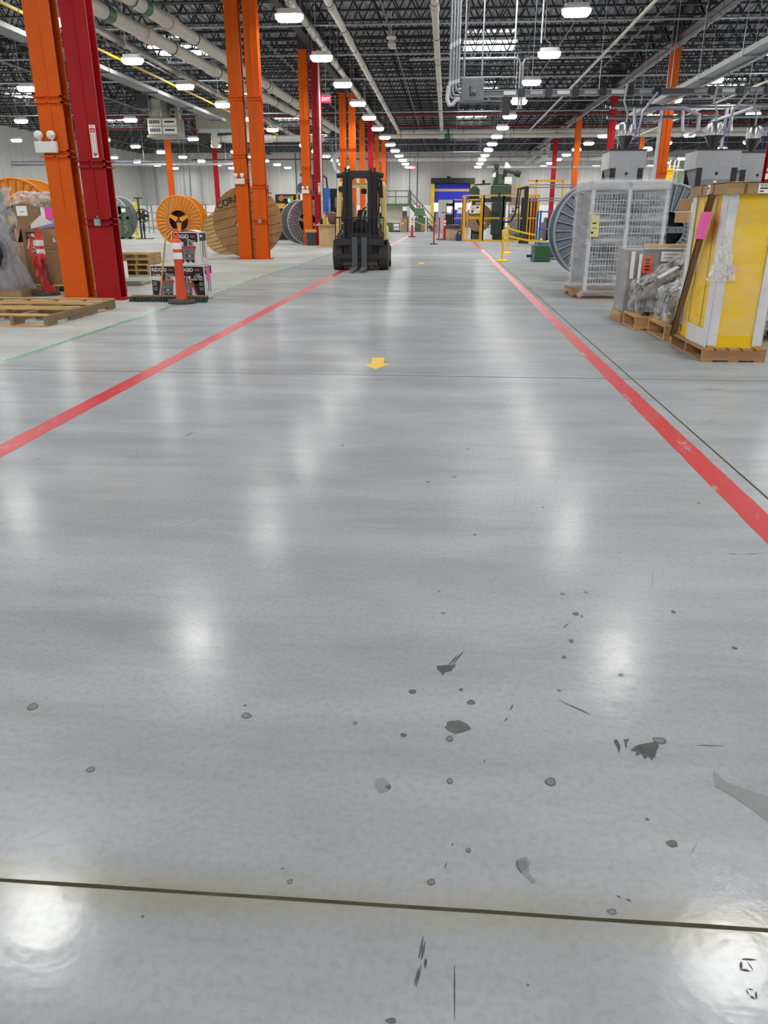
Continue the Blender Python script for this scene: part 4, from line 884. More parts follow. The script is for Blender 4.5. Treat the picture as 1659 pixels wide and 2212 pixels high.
# open carton with blue bag
pallet('pallet', 'pale wooden pallet under the open cardboard carton at left', (-7.75, 13.75, 0), 0, 1.35, 1.1, 'CDB48A', 7, H=.13)
t = thing('open_carton', 'open cardboard carton with flaps, behind the danger-taped post at left', 'box', (-7.62, 13.95, .13))
CARD2 = M('9A7B56', .85, var=.08)
b = MB(CARD2); b.box(0, .95, 0, .02, 0, .95); b.box(0, .95, .78, .8, 0, .95); b.box(0, .02, .02, .78, 0, .95); b.box(.93, .95, .02, .78, 0, .95); b.box(.02, .93, .02, .78, 0, .02)
b.mat(M('4A3826', .8)); b.rect(.07, .34, .78, .9, -.002); b.mat(CARD2); b.rect(.1, .31, .82, .86, -.003); b.mat(PAPER); b.rect(.17, .23, .81, .87, -.004); b.rect(.56, .62, .73, .8, -.002)
b.mat(M('6F563A', .8)); b.rect(.06, .5, .66, .67, -.002); b.rect(.1, .8, .6, .61, -.002); b.rect(.1, .5, .53, .54, -.002); b.text('THIS SIDE UP', .04, .06, .03, -.002, 'LEFT', .012); b.face([(.25, .4), (.36, .43), (.47, .4), (.36, .42)], -.002)
b.face([(.6, .35), (.8, .36), (.8, .37), (.6, .36)], -.002); b.obj('carton_body', t)
b = MB(CARD); b.face([(.5, .95), (.96, .95), (.92, .7), (.64, .73)], -.03); b.face([(.5, .95), (.96, .95), (.92, .7), (.64, .73)], -.034); b.obj('flap', t, label='pale front flap folded down')
b = MB(M('3A2A1C', .8)); b.add([(-.01, 0, .95), (-.01, .8, .95), (-.16, .78, .72), (-.13, .05, .72)], [(0, 1, 2, 3)]); b.obj('flap', t, label='dark side flap')
b = MB(PAPER); b.face([(.06, .62), (.2, .56), (.25, .74), (.12, .79)], -.006); b.mat(INK); b.face([(.09, .63), (.2, .585), (.205, .61), (.095, .655)], -.007); b.face([(.11, .68), (.22, .635), (.223, .65), (.113, .695)], -.007); b.obj('shipping_label', t, label='white tilted shipping label')
q = thing('blue_bag', 'blue and white printed bag lying in the open carton', 'bag', (-7.55, 14.0, .98))
b = MB(M('36408E', .5, var=.1)); b.grid(lambda u, v: (.0+.82*u, .02+.62*v, .06+.14*math.sin(math.pi*(.12+.8*u))+.1*v*(1-abs(u-.5))), 14, 10); b.box(.05, .8, .05, .6, -.08, .06); b.obj('bag_body', q, smooth=True)
b = MB(PAPER); b.face([(.08, .1), (.52, .2), (.3, .33), (.1, .18)], .0); b.mat(M('8D93C8', .5)); b.face([(.08, .06), (.56, .16), (.52, .2), (.08, .1)], -.002); b.obj('white_panel', q, label='white triangular panel')
t = thing('big_carton', 'large brown carton with white labels under a plastic cover, behind the open carton', 'box', (-9.45, 17.0, 0))
b = MB(WOOD('A98A60', 0, 'pallet_wood')); b.box(0, 1.5, 0, 1.1, 0, .13); b.obj('skid', t)
b = MB(M('8B7152', .85, var=.06)); b.box(.04, 1.5, .02, 1.1, .13, 1.58); b.mat(M('7A6246', .85)); b.rect(.62, .8, .14, 1.57, .016); b.mat(PAPER); b.rect(.12, .36, 1.3, 1.5, .014); b.rect(.66, .75, 1.18, 1.47, .014); b.rect(.78, .82, 1.2, 1.33, .014); b.mat(M('999999', .7)); b.rect(.18, .3, 1.37, 1.39, .012); b.mat(M('3E2F22', .8))
for i in range(4): b.torus(.12-.025*i, .008, 20, 4, 'y', (.48, .012, .92))
b.obj('carton_body', t)
rr = random.Random(12); b = MB(F_SHINE); b.grid(lambda u, v: (-.02+1.58*u, -.03+1.2*v, 1.62+.13*math.sin(math.pi*v)+.07*rr.random()), 24, 14); b.grid(lambda u, v: (-.02+1.58*u, -.03+.03*rr.random(), 1.5+.04*math.sin(9*u)+(.17)*v), 24, 3); b.obj('plastic_cover', t, smooth=True, ang=180, label='crumpled clear plastic over the top')
q = thing('pink_paper', 'bright pink paper sheet hanging behind the blue bag', 'paper', (-7.72, 15.1, 1.18)); b = MB(PINK); b.grid(lambda u, v: (.24*u, .02*math.sin(3*u), .27*v), 4, 4); b.mat(CARD); b.box(.02, .3, .03, .3, -1.18, .2); b.obj('sheet', q)
# danger taped delineator
def delineator(loc, label, m, taped=False, h=1.12):
    t = thing('delineator_post', label, 'delineator post', loc)
    b = MB(M('4A4640', .9, var=.2)); b.lathe([(.235, 0), (.235, .03), (.21, .06), (.07, .065)], 8); b.obj('base', t)
    b = MB(m); b.lathe([(.085, .06), (.062, h*.55), (.07, h*.56), (.068, h*.84), (.05, h*.86), (.035, h*.865)], 16); b.obj('post', t, smooth=True)
    for z in (.60, .73):
        b = MB(PAPER); b.lathe([(.0715, h*z), (.0705, h*(z+.085))], 16, 'z', False); b.obj('reflective_band', t, smooth=True, label='white reflective band')
    b = MB(m); b.torus(.042, .014, 20, 8, 'y', (0, 0, h*.945)); b.box(-.045, .045, -.012, .012, h*.86, h*.905); b.obj('grip_handle', t, smooth=True)
    if taped:
        b = MB(M('CC2A28', .45)); r = random.Random(2)
        for k, (x, wd, tw) in enumerate(((-.1, .06, .3), (.06, .07, -.2), (.0, .06, .1))):
            b.grid(lambda u, v: (x+(u-.5)*wd+.09*(1-v)*(1 if k == 1 else .2)+.02*math.sin(7*v+k), -.09-.01*k+.02*math.sin(9*v+2*k), .04+.66*v+.28*(k == 0)), 2, 12)
        b.torus(.09, .012, 16, 6, 'x', (-.1, -.03, .55))
        b.mat(INK); b.text('DANGER', .09, .085, .52, -.135, 'LEFT', .015, rot=R(-80)); b.text('DANGER', .085, .04, .6, -.136, 'LEFT', .015, rot=R(-82)); b.text('DO NOT ENTER', .06, -.05, .5, -.137, 'LEFT', .012, rot=R(-84))
        b.obj('danger_tape', t, label='red tape printed DANGER wound down the post')
    return t
DEL = M('E0502C', .45, var=.06)
delineator((-6.98, 13.3, 0), 'orange delineator post wound with red DANGER tape, left of the nearest orange column', M('D83A28', .45), True)
delineator((-4.17, 12.16, 0), 'orange delineator post with two white bands, in front of the boxed vacuums', DEL)
# boxed shop vacuums
BOXW = M('DCDAD6', .6, var=.03); BRED = M('C8383A', .5)
def vac_box(label, loc, rz=0., mirror=False, w_=.44, h_=.53, dp=.43, side=False):
    t = thing('vacuum_carton', label, 'box', loc, rz)
    b = MB(BOXW); b.box(0, w_, 0, dp, 0, h_); b.mat(M('B8B2A6', .7)); b.rect(0, w_, 0, dp, h_+.0005, 'xy'); b.rect(0, w_, dp*.48, dp*.52, h_+.001, 'xy')
    fx = (lambda x: w_-x) if mirror else (lambda x: x); y = -.001
    def P(pts, m, dd=0.):
        q = [(fx(a), c) for a, c in pts]; b.mat(m).face(q[::-1] if mirror else q, y-dd)
    P([(.012, .36), (w_-.02, .36), (w_-.02, h_-.015), (.012, h_-.015)], INK)
    P([(.012, .02), (.13, .02), (.2, .28), (.012, .30)], INK)
    if mirror: P([(.012, .25), (.3, .25), (.22, .37), (.012, .37)], INK)
    P([(.13, .02), (.155, .02), (.215, .2), (.2, .28)], BRED, .0002)
    b.mat(PAPER)
    b.text('RIDGID', .078, .025, h_-.095, y-.0006, 'LEFT', .02)
    b.mat(BRED); b.rect(.03, .22, h_-.112, h_-.108, y-.0006); b.rect(.335, .39, h_-.085, h_-.055, y-.0006); b.mat(M('4C7A50', .5)); b.rect(.31, .335, h_-.085, h_-.055, y-.0006); b.mat(PAPER)
    if mirror: b.text('12 GAL', .05, w_-.03, .335, y-.0006, 'RIGHT', .02); b.text('WET/DRY VAC', .04, w_-.03, .295, y-.0006, 'RIGHT', .02)
    else: b.text('12 GAL', .045, .03, h_-.165, y-.0006, 'LEFT', .02); b.text('WET/DRY VAC', .04, .03, h_-.203, y-.0006, 'LEFT', .02)
    b.mat(M('BEBEBE', .6))
    for i in range(7):
        zz = .265-.018*i-(.02 if i > 3 else 0); x0 = .025 if not mirror else w_-.1; b.rect(x0, x0+.075-.01*(i % 2), zz, zz+.006, y-.0007)
    for i in range(2): b.rect(.32, .40, h_-.14-.02*i, h_-.132-.02*i, y-.0007)
    # picture of the vacuum printed on the front
    cx, cz, s = (.275, .06, 1.) if not mirror else (.17, .06, .85)
    def V(pts, m, dd): b.mat(m).face([(cx+a*s, cz+c*s) for a, c in pts], y-dd)
    GV = M('77777A', .55); DK2 = M('2E2A2C', .5); LG2 = M('A6A4A6', .5)
    V([(-.085, .0), (.075, .0), (.105, .2), (-.115, .2)], GV, .001); V([(-.125, .2), (.115, .2), (.12, .235), (-.13, .235)], BRED, .0012)
    V([(-.11, .235), (.1, .235), (.07, .31), (.02, .345), (-.05, .33), (-.1, .28)], LG2, .0011); V([(-.08, .235), (-.03, .235), (-.01, .33), (-.05, .33), (-.085, .29)], DK2, .0013); V([(-.04, .33), (.02, .345), (.0, .36), (-.035, .35)], BRED, .0014); V([(.0, .25), (.06, .25), (.03, .32), (.01, .33)], M('5A575A', .5), .0013)
    for k in (-.09, .0, .085): V([(k-.035+.034*math.cos(i), -.005+.028*math.sin(i)+.01) for i in [j*.785 for j in range(8)]], DK2, .0014)
    V([(-.07, .1), (.06, .1), (.05, .065), (-.06, .065)], DK2, .0013); V([(-.03, .09), (.03, .09), (.028, .075), (-.028, .075)], PAPER, .0015); V([(-.05, .17), (-.02, .17), (-.03, .145), (-.042, .145)], DK2, .0013)
    # printed side panel facing the aisle
    x = w_+.001; b.mat(INK).rect(.03, dp-.03, h_-.14, h_-.02, x, 'yz'); b.mat(PAPER).rect(.06, .2, h_-.08, h_-.05, x+.0004, 'yz')
    b.mat(M('55504E', .5)).face([(.15, .12), (.2, .12), (.22, .38), (.17, .38)], x, 'yz'); b.face([(.27, .1), (.31, .1), (.3, .38), (.26, .38)], x, 'yz')
    b.mat(M('9A9A9A', .6))
    for i in range(4): b.rect(.06, .13, .06+.03*i, .07+.03*i, x, 'yz')
    b.obj('carton_body', t)
    return t
vac_box('boxed shop vacuum on the floor, left of the two lower cartons', (-4.885, 12.8, .005))
v2 = vac_box('boxed shop vacuum, right of the two lower cartons, with a pink note', (-4.44, 12.8, .005), 0, True, .47)
b = MB(PINK); b.box(.472, .476, .1, .3, .28, .5); b.obj('pink_note', v2, label='bright pink paper note')
v3 = vac_box('boxed shop vacuum on top of the other two cartons', (-4.475, 12.83, .54), 0, False, .45, .515)
b = MB(PAPER); b.grid(lambda u, v: (.1+.32*u, .05+.3*v, .517+.025*math.sin(3.1*u)), 6, 3); b.mat(M('E8E0A0', .7)); b.grid(lambda u, v: (.08+.15*u, .0+.2*v, .519+.012*u), 3, 2); b.obj('paper', v3, label='papers lying on top')
# push broom
t = thing('push_broom', 'wide push broom with dark green bristles leaning on the boxed vacuums', 'broom', (-4.42, 12.35, 0))
b = MB(WOOD('9A7A50', 0, 'broom_wood')); b.box(-.63, .62, -.03, .04, .075, .105); b.obj('head_block', t, bevel=.006)
b = MB(M('2F4A3C', .9, var=.3, sc=60.)); rr = random.Random(4)
for i in range(230):
    x = -.65+1.27*i/229; y = rr.uniform(-.035, .045); b.cyl((x, y, .08), (x+rr.uniform(-.03, .03), y-.05*rr.random()-.01, .004), .008, .011, 5, False)
b.obj('bristles', t)
b = MB(WOOD('C2A070', 2, 'broom_wood')); b.cyl((-.17, .0, .09), (-.02, .44, 1.55), .014, n=10); b.obj('handle', t, smooth=True)
b = MB(CHROME); b.cyl((-.172, -.006, .07), (-.155, .04, .2), .02, n=10); b.obj('ferrule', t, label='shiny handle socket')
# stack of block pallets
for i in range(4):
    tag_ = ['bottom pallet of the small stack of four behind the red column', 'second pallet from the bottom in the small stack of four behind the red column', 'third pallet from the bottom in the small stack of four behind the red column', 'topmost pallet of the small stack of four behind the red column'][i]
    t = thing('pallet', tag_, 'pallet', (-7.75+.015*i-.02*(i % 2), 17.9, .122*i), R(3), 0, ); t['group'] = 'stacked small pallets'
    wd = WOOD('C9A872', 0, 'pallet_wood')
    for x in (0, .28, .56, .84):
        b = MB(WOOD('B8965F', 1, 'pallet_wood')); b.box(x, x+.05, 0, .9, .018, .1); b.obj('stringer', t)
    for z in (0, .1):
        for k in range(5): b = MB(wd); b.box(-.01, .9, k*.2, k*.2+.11, z, z+.019); b.obj('deck_board', t)
t = thing('timber', 'grey weathered timber lying on the floor right of the nearest red column', 'plank', (-6.62, 15.1, 0), R(8)); b = MB(WOOD('8E8672', 0, 'grey_wood')); b.box(0, .62, 0, .9, 0, .035); b.box(0, .62, 0, .09, .035, .09); b.obj('board', t)
t = thing('white_carton', 'small white carton on the floor beside the nearest red column', 'box', (-7.53, 16.9, 0)); b = MB(PAPER); b.box(0, .42, 0, .4, .0, .36); b.mat(CARD); b.rect(.02, .40, .0, .06, -.001); b.obj('carton_body', t, bevel=.005)
t = thing('pallet', 'wooden pallet with plastic scraps at the foot of the nearest red column', 'pallet', (-6.6, 13.25, 0)); b = MB(WOOD('CDB48A', 0, 'pallet_wood')); 
for k in range(5): b.box(0, .75, k*.19, k*.19+.1, .1, .12)
b.obj('deck_board', t); b = MB(WOOD('B8965F', 1, 'pallet_wood')); b.box(0, .05, 0, .86, 0, .1); b.box(.7, .75, 0, .86, 0, .1); b.obj('stringer', t)
t = thing('black_case', 'black case on a pale carton seen between the nearest two columns', 'case', (-7.25, 15.0, 0)); b = MB(M('C8AE84', .8)); b.box(0, .5, 0, .4, 0, .45); b.obj('carton_body', t); b = MB(BLACK); b.box(0, .5, .02, .4, .45, .95); b.mat(PAPER); b.rect(.02, .48, .88, .9, .015); b.obj('case_body', t, bevel=.01)
# ------------------------------------------------ reels
reel('cable_reel', 'orange steel cable reel with a three-armed hub, behind the boxed vacuums', (-12.28, 36.9, 0), 1.09, .95, OR_, ORR, 0, 34, .42, M('9C5A14', .5), 'tri', M('55251A', .6), hubm=OR_)
reel('cable_reel', 'orange cable reel partly hidden behind the nearest orange column', (-10.9, 20.3, 0), 1.1, .9, OR_, ORR, 0, 30, .42, M('9C5A14', .5), 'tri', M('55251A', .6), hubm=OR_)
reel('cable_reel', 'grey-green cable reel at far left, above the big carton', (-12.6, 20.2, 0), 1.08, .9, M('71877F', .5), M('7F958D', .5), 0, 28, .42, None, 'bar')
reel('cable_reel', 'nearer grey steel cable reel right of the big wooden reel', (-6.98, 39.2, 0), 1.02, 1.0, M('7E8184', .42, .3), M('B6B9BC', .3, .5), R(31), 36, .45, M('6F7274', .4, .3), 'bar', hubm=M('9A9C9E', .4), spokes=18)
reel('cable_reel', 'large grey cable reel at far left beside the green frame', (-20.1, 48.2, 0), 1.2, .9, M('8A8D8E', .5), M('D8D2C0', .5), R(-14), 26, .3, None, 'bar')
def wood_reel(label, loc, Rr, wd, hexc, yaw, text=None, nb=11):
    t = thing('wooden_reel', label, 'cable reel', loc, yaw); m = WOOD(hexc, 0, 'reel_wood_%s' % hexc)
    m2 = WOOD(hexc, 2, 'reel_wood_back'); gap = M('3A2C1C', .9)
    for s in (-1, 1):
        b = MB(m); w0 = 2*Rr/nb
        for i in range(nb):
            a0, a1 = -Rr+i*w0+.008, -Rr+(i+1)*w0-.008
            z = [a0+(a1-a0)*k/4 for k in range(5)]
            P = [(math.sqrt(max(0, Rr*Rr-q*q)), q) for q in z]
            P = P+[(-x, q) for x, q in P[::-1]]
            b.prism(P, s*wd/2-.02, s*wd/2+.02)
        b.mat(gap); b.lathe([(Rr*.97, s*-wd/2+s*.004), (Rr*.97, s*-wd/2+s*.006)], 40, 'y')
        b.mat(m2)
        for i in range(nb):
            a0, a1 = -Rr+i*w0+.004, -Rr+(i+1)*w0-.004; z = [a0+(a1-a0)*k/4 for k in range(5)]
            P = [(q, math.sqrt(max(0, Rr*Rr*.995-q*q))) for q in z]; P = P+[(x, -q) for x, q in P[::-1]]
            b.prism(P, s*(wd/2-.025)-.02, s*(wd/2-.025)+.02)
        b.mat(M('56503F', .6))
        for k in range(14):
            a = k*2*math.pi/14+.2
            for q in (.92, .5): b.cyl((q*Rr*math.cos(a), s*wd/2, q*Rr*math.sin(a)), (q*Rr*math.cos(a), s*(wd/2+.026), q*Rr*math.sin(a)), .014, n=8)
        if s < 0:
            b.mat(INK); b.cyl((0, -wd/2-.024, 0), (0, -wd/2, 0), .06, n=16)
            if text:
                b.text(text, .27, -.80, .60, -wd/2-.022, 'LEFT', .025, rot=R(8), sx=1.05) if len(text) > 2 else b.text(text, .3, -.1, .3, -wd/2-.022, 'LEFT', .03)
                for k, ch in enumerate(''):
                    a = R(148-13*k); b.text(ch, (.26)*Rr, .74*Rr*math.cos(a), .76*Rr*math.sin(a), -wd/2-.022, 'CENTER', .03, rot=R(40-11*k))
        o = b.obj('flange', t); o.location = (0, 0, Rr); o.rotation_euler = (0, R(-14 if s < 0 else 40), 0)
    b = MB(M('8A6A40', .8, var=.2)); b.lathe([(Rr*.55, -wd/2), (Rr*.55, wd/2)], 30, 'y', False); o = b.obj('drum', t); o.location = (0, 0, Rr)
    return t
wr = wood_reel('big wooden cable reel stencilled with black letters, behind the second pair of orange columns', (-6.52, 26.3, 0), 1.1, .75, 'B48D5E', R(9), 'CORA', 8)
b = MB(PAPER); b.face([(-.36, 1.0), (-.2, .85), (-.12, 1.1), (-.25, 1.28)], -.4); b.mat(BRED); b.face([(-.42, 1.02), (-.36, 1.0), (-.25, 1.28), (-.28, 1.32)], -.401); b.obj('paper_label', wr, label='white and red paper label')
wood_reel('smaller pale wooden cable reel showing left of the big stencilled one', (-8.0, 28.6, 0), .74, .6, 'CBAA70', R(10))
wood_reel('wooden cable reel seen in the gap between the nearest orange and red columns', (-9.05, 18.9, 0), .92, .6, 'C9AA72', 0, 'RI')
# spool table and the things on it
t = thing('spool_table', 'small upright wooden spool used as a table beside the red column, left of the forklift', 'spool table', (-5.22, 35.2, 0)); SW = WOOD('D2B484', 0, 'spool_wood')
b = MB(SW); b.lathe([(.5, .9), (.5, .95)], 32); b.obj('top_disc', t); b = MB(M('B79B74', .8, var=.08)); b.lathe([(.38, .06), (.38, .9)], 28); b.obj('drum', t, smooth=True); b = MB(SW); b.lathe([(.54, 0), (.54, .05)], 32); b.obj('bottom_disc', t)
def prop(name, label, cat, loc, b, **k):
    o = b.obj(name, **k); o.location = loc; return tag(o, label, cat)
b = MB(M('6A4028', .6, var=.15)); b.lathe([(.02, 0), (.1, .04), (.18, .15), (.21, .32), (.19, .45), (.1, .5), (.0, .52)], 18); prop('brown_pot', 'round dark brown pot on the spool table next to the forklift', 'pot', (-4.98, 35.1, .95), b, smooth=True)
for k, (x, m, h, lb) in enumerate(((-5.33, TYEL, .5, 'yellow bottle on the spool table'), (-5.2, PAPER, .36, 'white spray bottle on the spool table'), (-5.5, BLACK, .3, 'small black canister on the spool table'), (-5.42, M('6FBF5A', .5), .26, 'small green jar on the spool table'))):
    b = MB(m); b.lathe([(.06, 0), (.065, .02), (.06, h*.7), (.025, h*.82), (.025, h)], 14); prop('bottle', lb, 'bottle', (x, 35.2+.05*k, .95), b, smooth=True)
t = thing('trash_bin', 'grey bin with a yellow bag at the foot of the third orange column', 'bin', (-6.3, 37.25, 0))
b = MB(M('3C4144', .6, var=.1)); b.lathe([(.2, 0), (.25, .62), (.26, .64)], 20); b.obj('bin_body', t, smooth=True); b = MB(M('C99A3A', .6)); b.lathe([(.265, .58), (.27, .68), (.24, .7), (.2, .62)], 18, 'z', False); b.obj('bag_liner', t, smooth=True, label='yellow bag liner')
# ------------------------------------------------ machine line behind the reels
t = thing('winding_machine', 'black and yellow winding machine with a grey arm, behind the grey reels', 'machine', (-9.6, 45.5, 0)); t.scale = (1, 1, 1.16)
b = MB(BLACK); b.box(-.1, 3.4, 0, 1.2, 0, 1.45); b.box(-.1, 3.3, .1, 1.0, 1.45, 2.1); b.obj('body', t, bevel=.04)
b = MB(TYEL)
for x in (.85, 1.15, 1.7): b.box(x, x+.12, -.1, 0, 1.2, 2.0+.1*(x == 1.15))
b.box(-.1, .5, -.08, 0, 1.45, 1.68); b.obj('yellow_guard', t)
b = MB(M('4A5058', .4)); b.lathe([(.02, -.1), (.25, -.1), (.25, .1), (.02, .1)], 20, 'y'); b.bar((.1, 0, 0), (.9, 0, -.35), .18, .2); o = b.obj('arm_head', t, bevel=.02); o.location = (1.5, -.2, 2.35)
b = MB(BLACK); b.bar((1.4, 0, 2.95), (2.2, 0, 2.9), .1); b.bar((2.15, 0, 2.95), (2.15, 0, 2.0), .16); b.bar((2.35, 0, 2.85), (2.35, 0, 2.0), .12); b.bar((2.1, 0, 2.85), (2.4, 0, 2.85), .12); b.bar((2.5, 0, 2.85), (2.5, 0, 2.1), .08); b.obj('gantry', t)
b = MB(PAPER); b.hexa([(1.4, -.3, 1.75), (1.85, -.3, 1.9), (1.85, -.1, 1.9), (1.4, -.1, 1.75)], [(1.4, -.3, 2.1), (1.8, -.3, 2.2), (1.8, -.1, 2.2), (1.4, -.1, 2.1)]); b.obj('white_guard', t)
b = MB(M('B4604A', .5)); b.lathe([(.13, 0), (.13, .2)], 14, 'y'); b.cyl((-.2, .1, 0), (.5, .1, .05), .05, n=8); o = b.obj('motor', t, smooth=True); o.location = (.35, -.25, 1.9)
b = MB(BLUE); b.box(1.95, 2.6, -.05, .0, 1.3, 1.85); b.mat(M('4A3C8C', .5)); b.box(2.3, 2.8, -.07, -.05, 1.2, 1.6); b.obj('blue_panel', t)
GRL = EMIT('green_lamp', (.05, .9, .25), 3.)
for k, (x, z) in enumerate(((.75, 1.75), (2.3, 1.6))):
    b = MB(GRL); b.cyl((x, -.15, z), (x, -.15, z+.14), .07, n=10); b.mat(LGREY); b.cyl((x, -.15, z-.4), (x, -.15, z), .03, n=8); b.obj('signal_lamp', t, label='lit green signal lamp')
b = MB(M('E4DCC0', .5)); b.tube([(.6, -.3, .9), (.9, -.25, 1.15), (1.0, -.2, 1.7)], .09, 10); b.obj('guide_tube', t, smooth=True)
t = thing('control_cabinet', 'tall bright blue control cabinet between the third orange and red columns', 'cabinet', (-7.13, 44, 0)); b = MB(BLUE); b.box(0, .7, 0, .8, .05, 2.7); b.mat(M('17407E', .5)); b.box(.0, .68, -.01, 0, 1.35, 1.4); b.box(.6, .64, -.02, 0, 1.5, 1.75); b.obj('body', t, bevel=.02); b = MB(BLACK); b.tube([(.1, .1, 2.7), (.15, .1, 3.2), (.35, .1, 3.35), (.6, .1, 3.2), (.65, .1, 2.7)], .05, 8); b.obj('cable_loop', t, smooth=True)
t = thing('workstation', 'white and blue panel workstation seen right of the third red column', 'machine', (-6.75, 47, 0)); b = MB(M('24407E', .5)); b.box(0, .35, 0, .6, 0, 1.8); b.obj('blue_cabinet', t); b = MB(M('D8D8D6', .5)); b.box(.35, 1.3, .1, .6, 0, 1.75); b.obj('white_cabinet', t)
t = thing('monitor', 'pair of dark display screens hanging right of the third red column', 'screen', (-6.5, 45, 2.25))
for x, m in ((0, BLACK), (.42, M('6A5E62', .3))): b = MB(m); b.box(x, x+.4, 0, .06, 0, .45); b.obj('screen', t, bevel=.01)
b = MB(GREY); b.cyl((.4, .1, .2), (.4, .1, 5.), .02, n=6); b.obj('stem', t)
# far left floor things
t = thing('pedestal_fan', 'black pedestal fan with a tall sign pole behind it, left of the orange reel', 'fan', (-18.1, 47.2, 0)); b = MB(BLACK); b.box(-.45, .45, -.3, .3, 0, .03); b.cyl((0, 0, 0), (0, 0, 1.0), .045, n=10); b.cyl((0, 0, .45), (0, 0, .85), .08, n=10); b.obj('stand', t)
b = MB(BLACK); b.torus(.36, .035, 28, 8, 'y', (0, 0, 1.3)); b.lathe([(.12, -.15), (.16, 0), (.12, .15)], 14, 'y')
for v in range(len(b.v)-42, len(b.v)): b.v[v] = b.v[v]+Vector((0, 0, 1.3))
for i in range(16): a = i*math.pi/8; b.bar((.05*math.cos(a), -.08, 1.3+.05*math.sin(a)), (.36*math.cos(a), -.02, 1.3+.36*math.sin(a)), .012)
for i in range(5):
    a = i*1.2566; b.bar((0, 0, 1.3), (.3*math.cos(a), .02, 1.3+.3*math.sin(a)), .16, .03, (0, 1, .3))
b.obj('fan_head', t)
b = MB(GREEN2); b.box(-.3, -.2, .1, .2, 0, 2.3); b.box(-.48, .0, .1, .2, 2.25, 2.32); b.box(-.4, .0, .1, .2, 1.62, 1.66); b.obj('sign_pole', t)
t = thing('yellow_stand', 'yellow pedestal machine beside the black pedestal fan', 'stand', (-19.85, 50.5, 0)); Y2 = M('E0C228', .5); b = MB(Y2); b.cyl((0, 0, 0), (0, 0, 1.0), .09, n=10); b.lathe([(.42, 0), (.42, .04), (.1, .1)], 20); b.obj('pedestal', t, smooth=True); b = MB(Y2); b.box(-.5, .45, -.2, .2, 1.0, 1.75); b.box(-.15, .15, -.15, .15, 1.75, 2.1); b.obj('head', t, bevel=.05)
t = thing('green_trestle', 'green steel machine trestle beside the far left grey reel', 'frame', (-19.35, 46.9, 0))
for x in (-.1, .35): b = MB(GREEN); b.box(x, x+.16, 0, .2, 0, 1.35+.5*(x < 0)); b.obj('upright', t)
b = MB(GREEN); b.box(-.3, .5, 0, .22, 1.1, 1.25); b.box(-.1, .5, 0, .3, 1.4, 1.8); b.box(-.3, .6, 0, .2, .02, .1); b.obj('cross_beam', t); b = MB(PAPER); b.rect(.1, .35, 1.5, 1.7, -.002); b.obj('dial_plate', t); b = MB(M('E8A020', .5)); b.hexa([(-1.0, -.3, 0.02), (-.3, -.3, .02), (-.3, .2, .02), (-1.0, .2, .02)], [(-.6, -.25, .45), (-.3, -.25, .5), (-.3, .1, .5), (-.6, .1, .45)]); b.obj('wedge', t, label='orange wheel chock')
t = thing('steel_rack', 'long grey steel rack with shelves against the far left background', 'rack', (-23.4, 62, 0))
for x in (0, 2.2, 4.4, 6.6, 8.8, 11):
    b = MB(GREY); b.box(x, x+.07, 0, .07, 0, 2.15); b.box(x, x+.07, .9, .97, 0, 2.15); b.box(x-.3, x+.3, -.3, 1, 2.1, 2.16); b.obj('upright', t)
for z in (.3, .9, 1.5): b = MB(GREY); b.box(0, 11, 0, .06, z, z+.06); b.box(0, 11, .9, .96, z, z+.06); b.obj('shelf_beam', t)
for x, z, lb in ((.9, .36, 'orange-red machine housing on the bottom shelf of the far rack'), (.95, .98, 'orange-red machine housing on the second shelf of the far rack')):
    q = thing('machine_housing', lb, 'machine', (-23.4+x, 62.1, z)); b = MB(M('E0562A', .5)); b.hexa([(0, 0, 0), (1.1, 0, 0), (1.1, .7, 0), (0, .7, 0)], [(.2, .05, .45), (.95, .05, .45), (.95, .65, .45), (.2, .65, .45)]); b.obj('shell', q, bevel=.05); b = MB(GREY); b.box(.3, .8, -.02, 0, .12, .26); b.obj('vent', q)
q = thing('bollard', 'yellow bollard post left of the orange reel', 'bollard', (-20.7, 60, 0)); b = MB(YEL); b.cyl((0, 0, 0), (0, 0, 1.25), .13, n=14); b.lathe([(.13, 1.25), (.09, 1.33), (.02, 1.36)], 14); b.obj('post', q, smooth=True)
q = thing('valve_assembly', 'yellow pipe assembly with a dark cap between the orange and wooden reels', 'machine', (-13.6, 58, 0)); b = MB(M('D8C040', .5)); b.box(-.5, 2.0, 0, .5, .6, 1.3); b.cyl((.2, .2, 0), (.2, .2, 1.6), .15, n=10); b.cyl((1.4, .2, 0), (1.4, .2, 1.5), .12, n=10); b.obj('body', q, bevel=.04); b = MB(BLACK); b.cyl((.9, .2, 1.6), (.9, .2, 2.0), .25, n=12); b.mat(PAPER); b.cyl((.9, .2, 1.3), (.9, .2, 1.6), .22, n=12); b.obj('cap', q)
t = thing('signal_mast', 'dark red slim mast with brackets behind the big wooden reel', 'mast', (-12.2, 55, 0)); b = MB(M('6E2A2C', .5)); b.cyl((0, 0, 0), (0, 0, 3.2), .08, n=8); b.box(-.3, .3, -.05, .05, 2.7, 2.76); b.mat(PAPER); b.cyl((.1, -.1, 2.4), (.1, -.1, 2.65), .1, n=10); b.obj('mast', t)
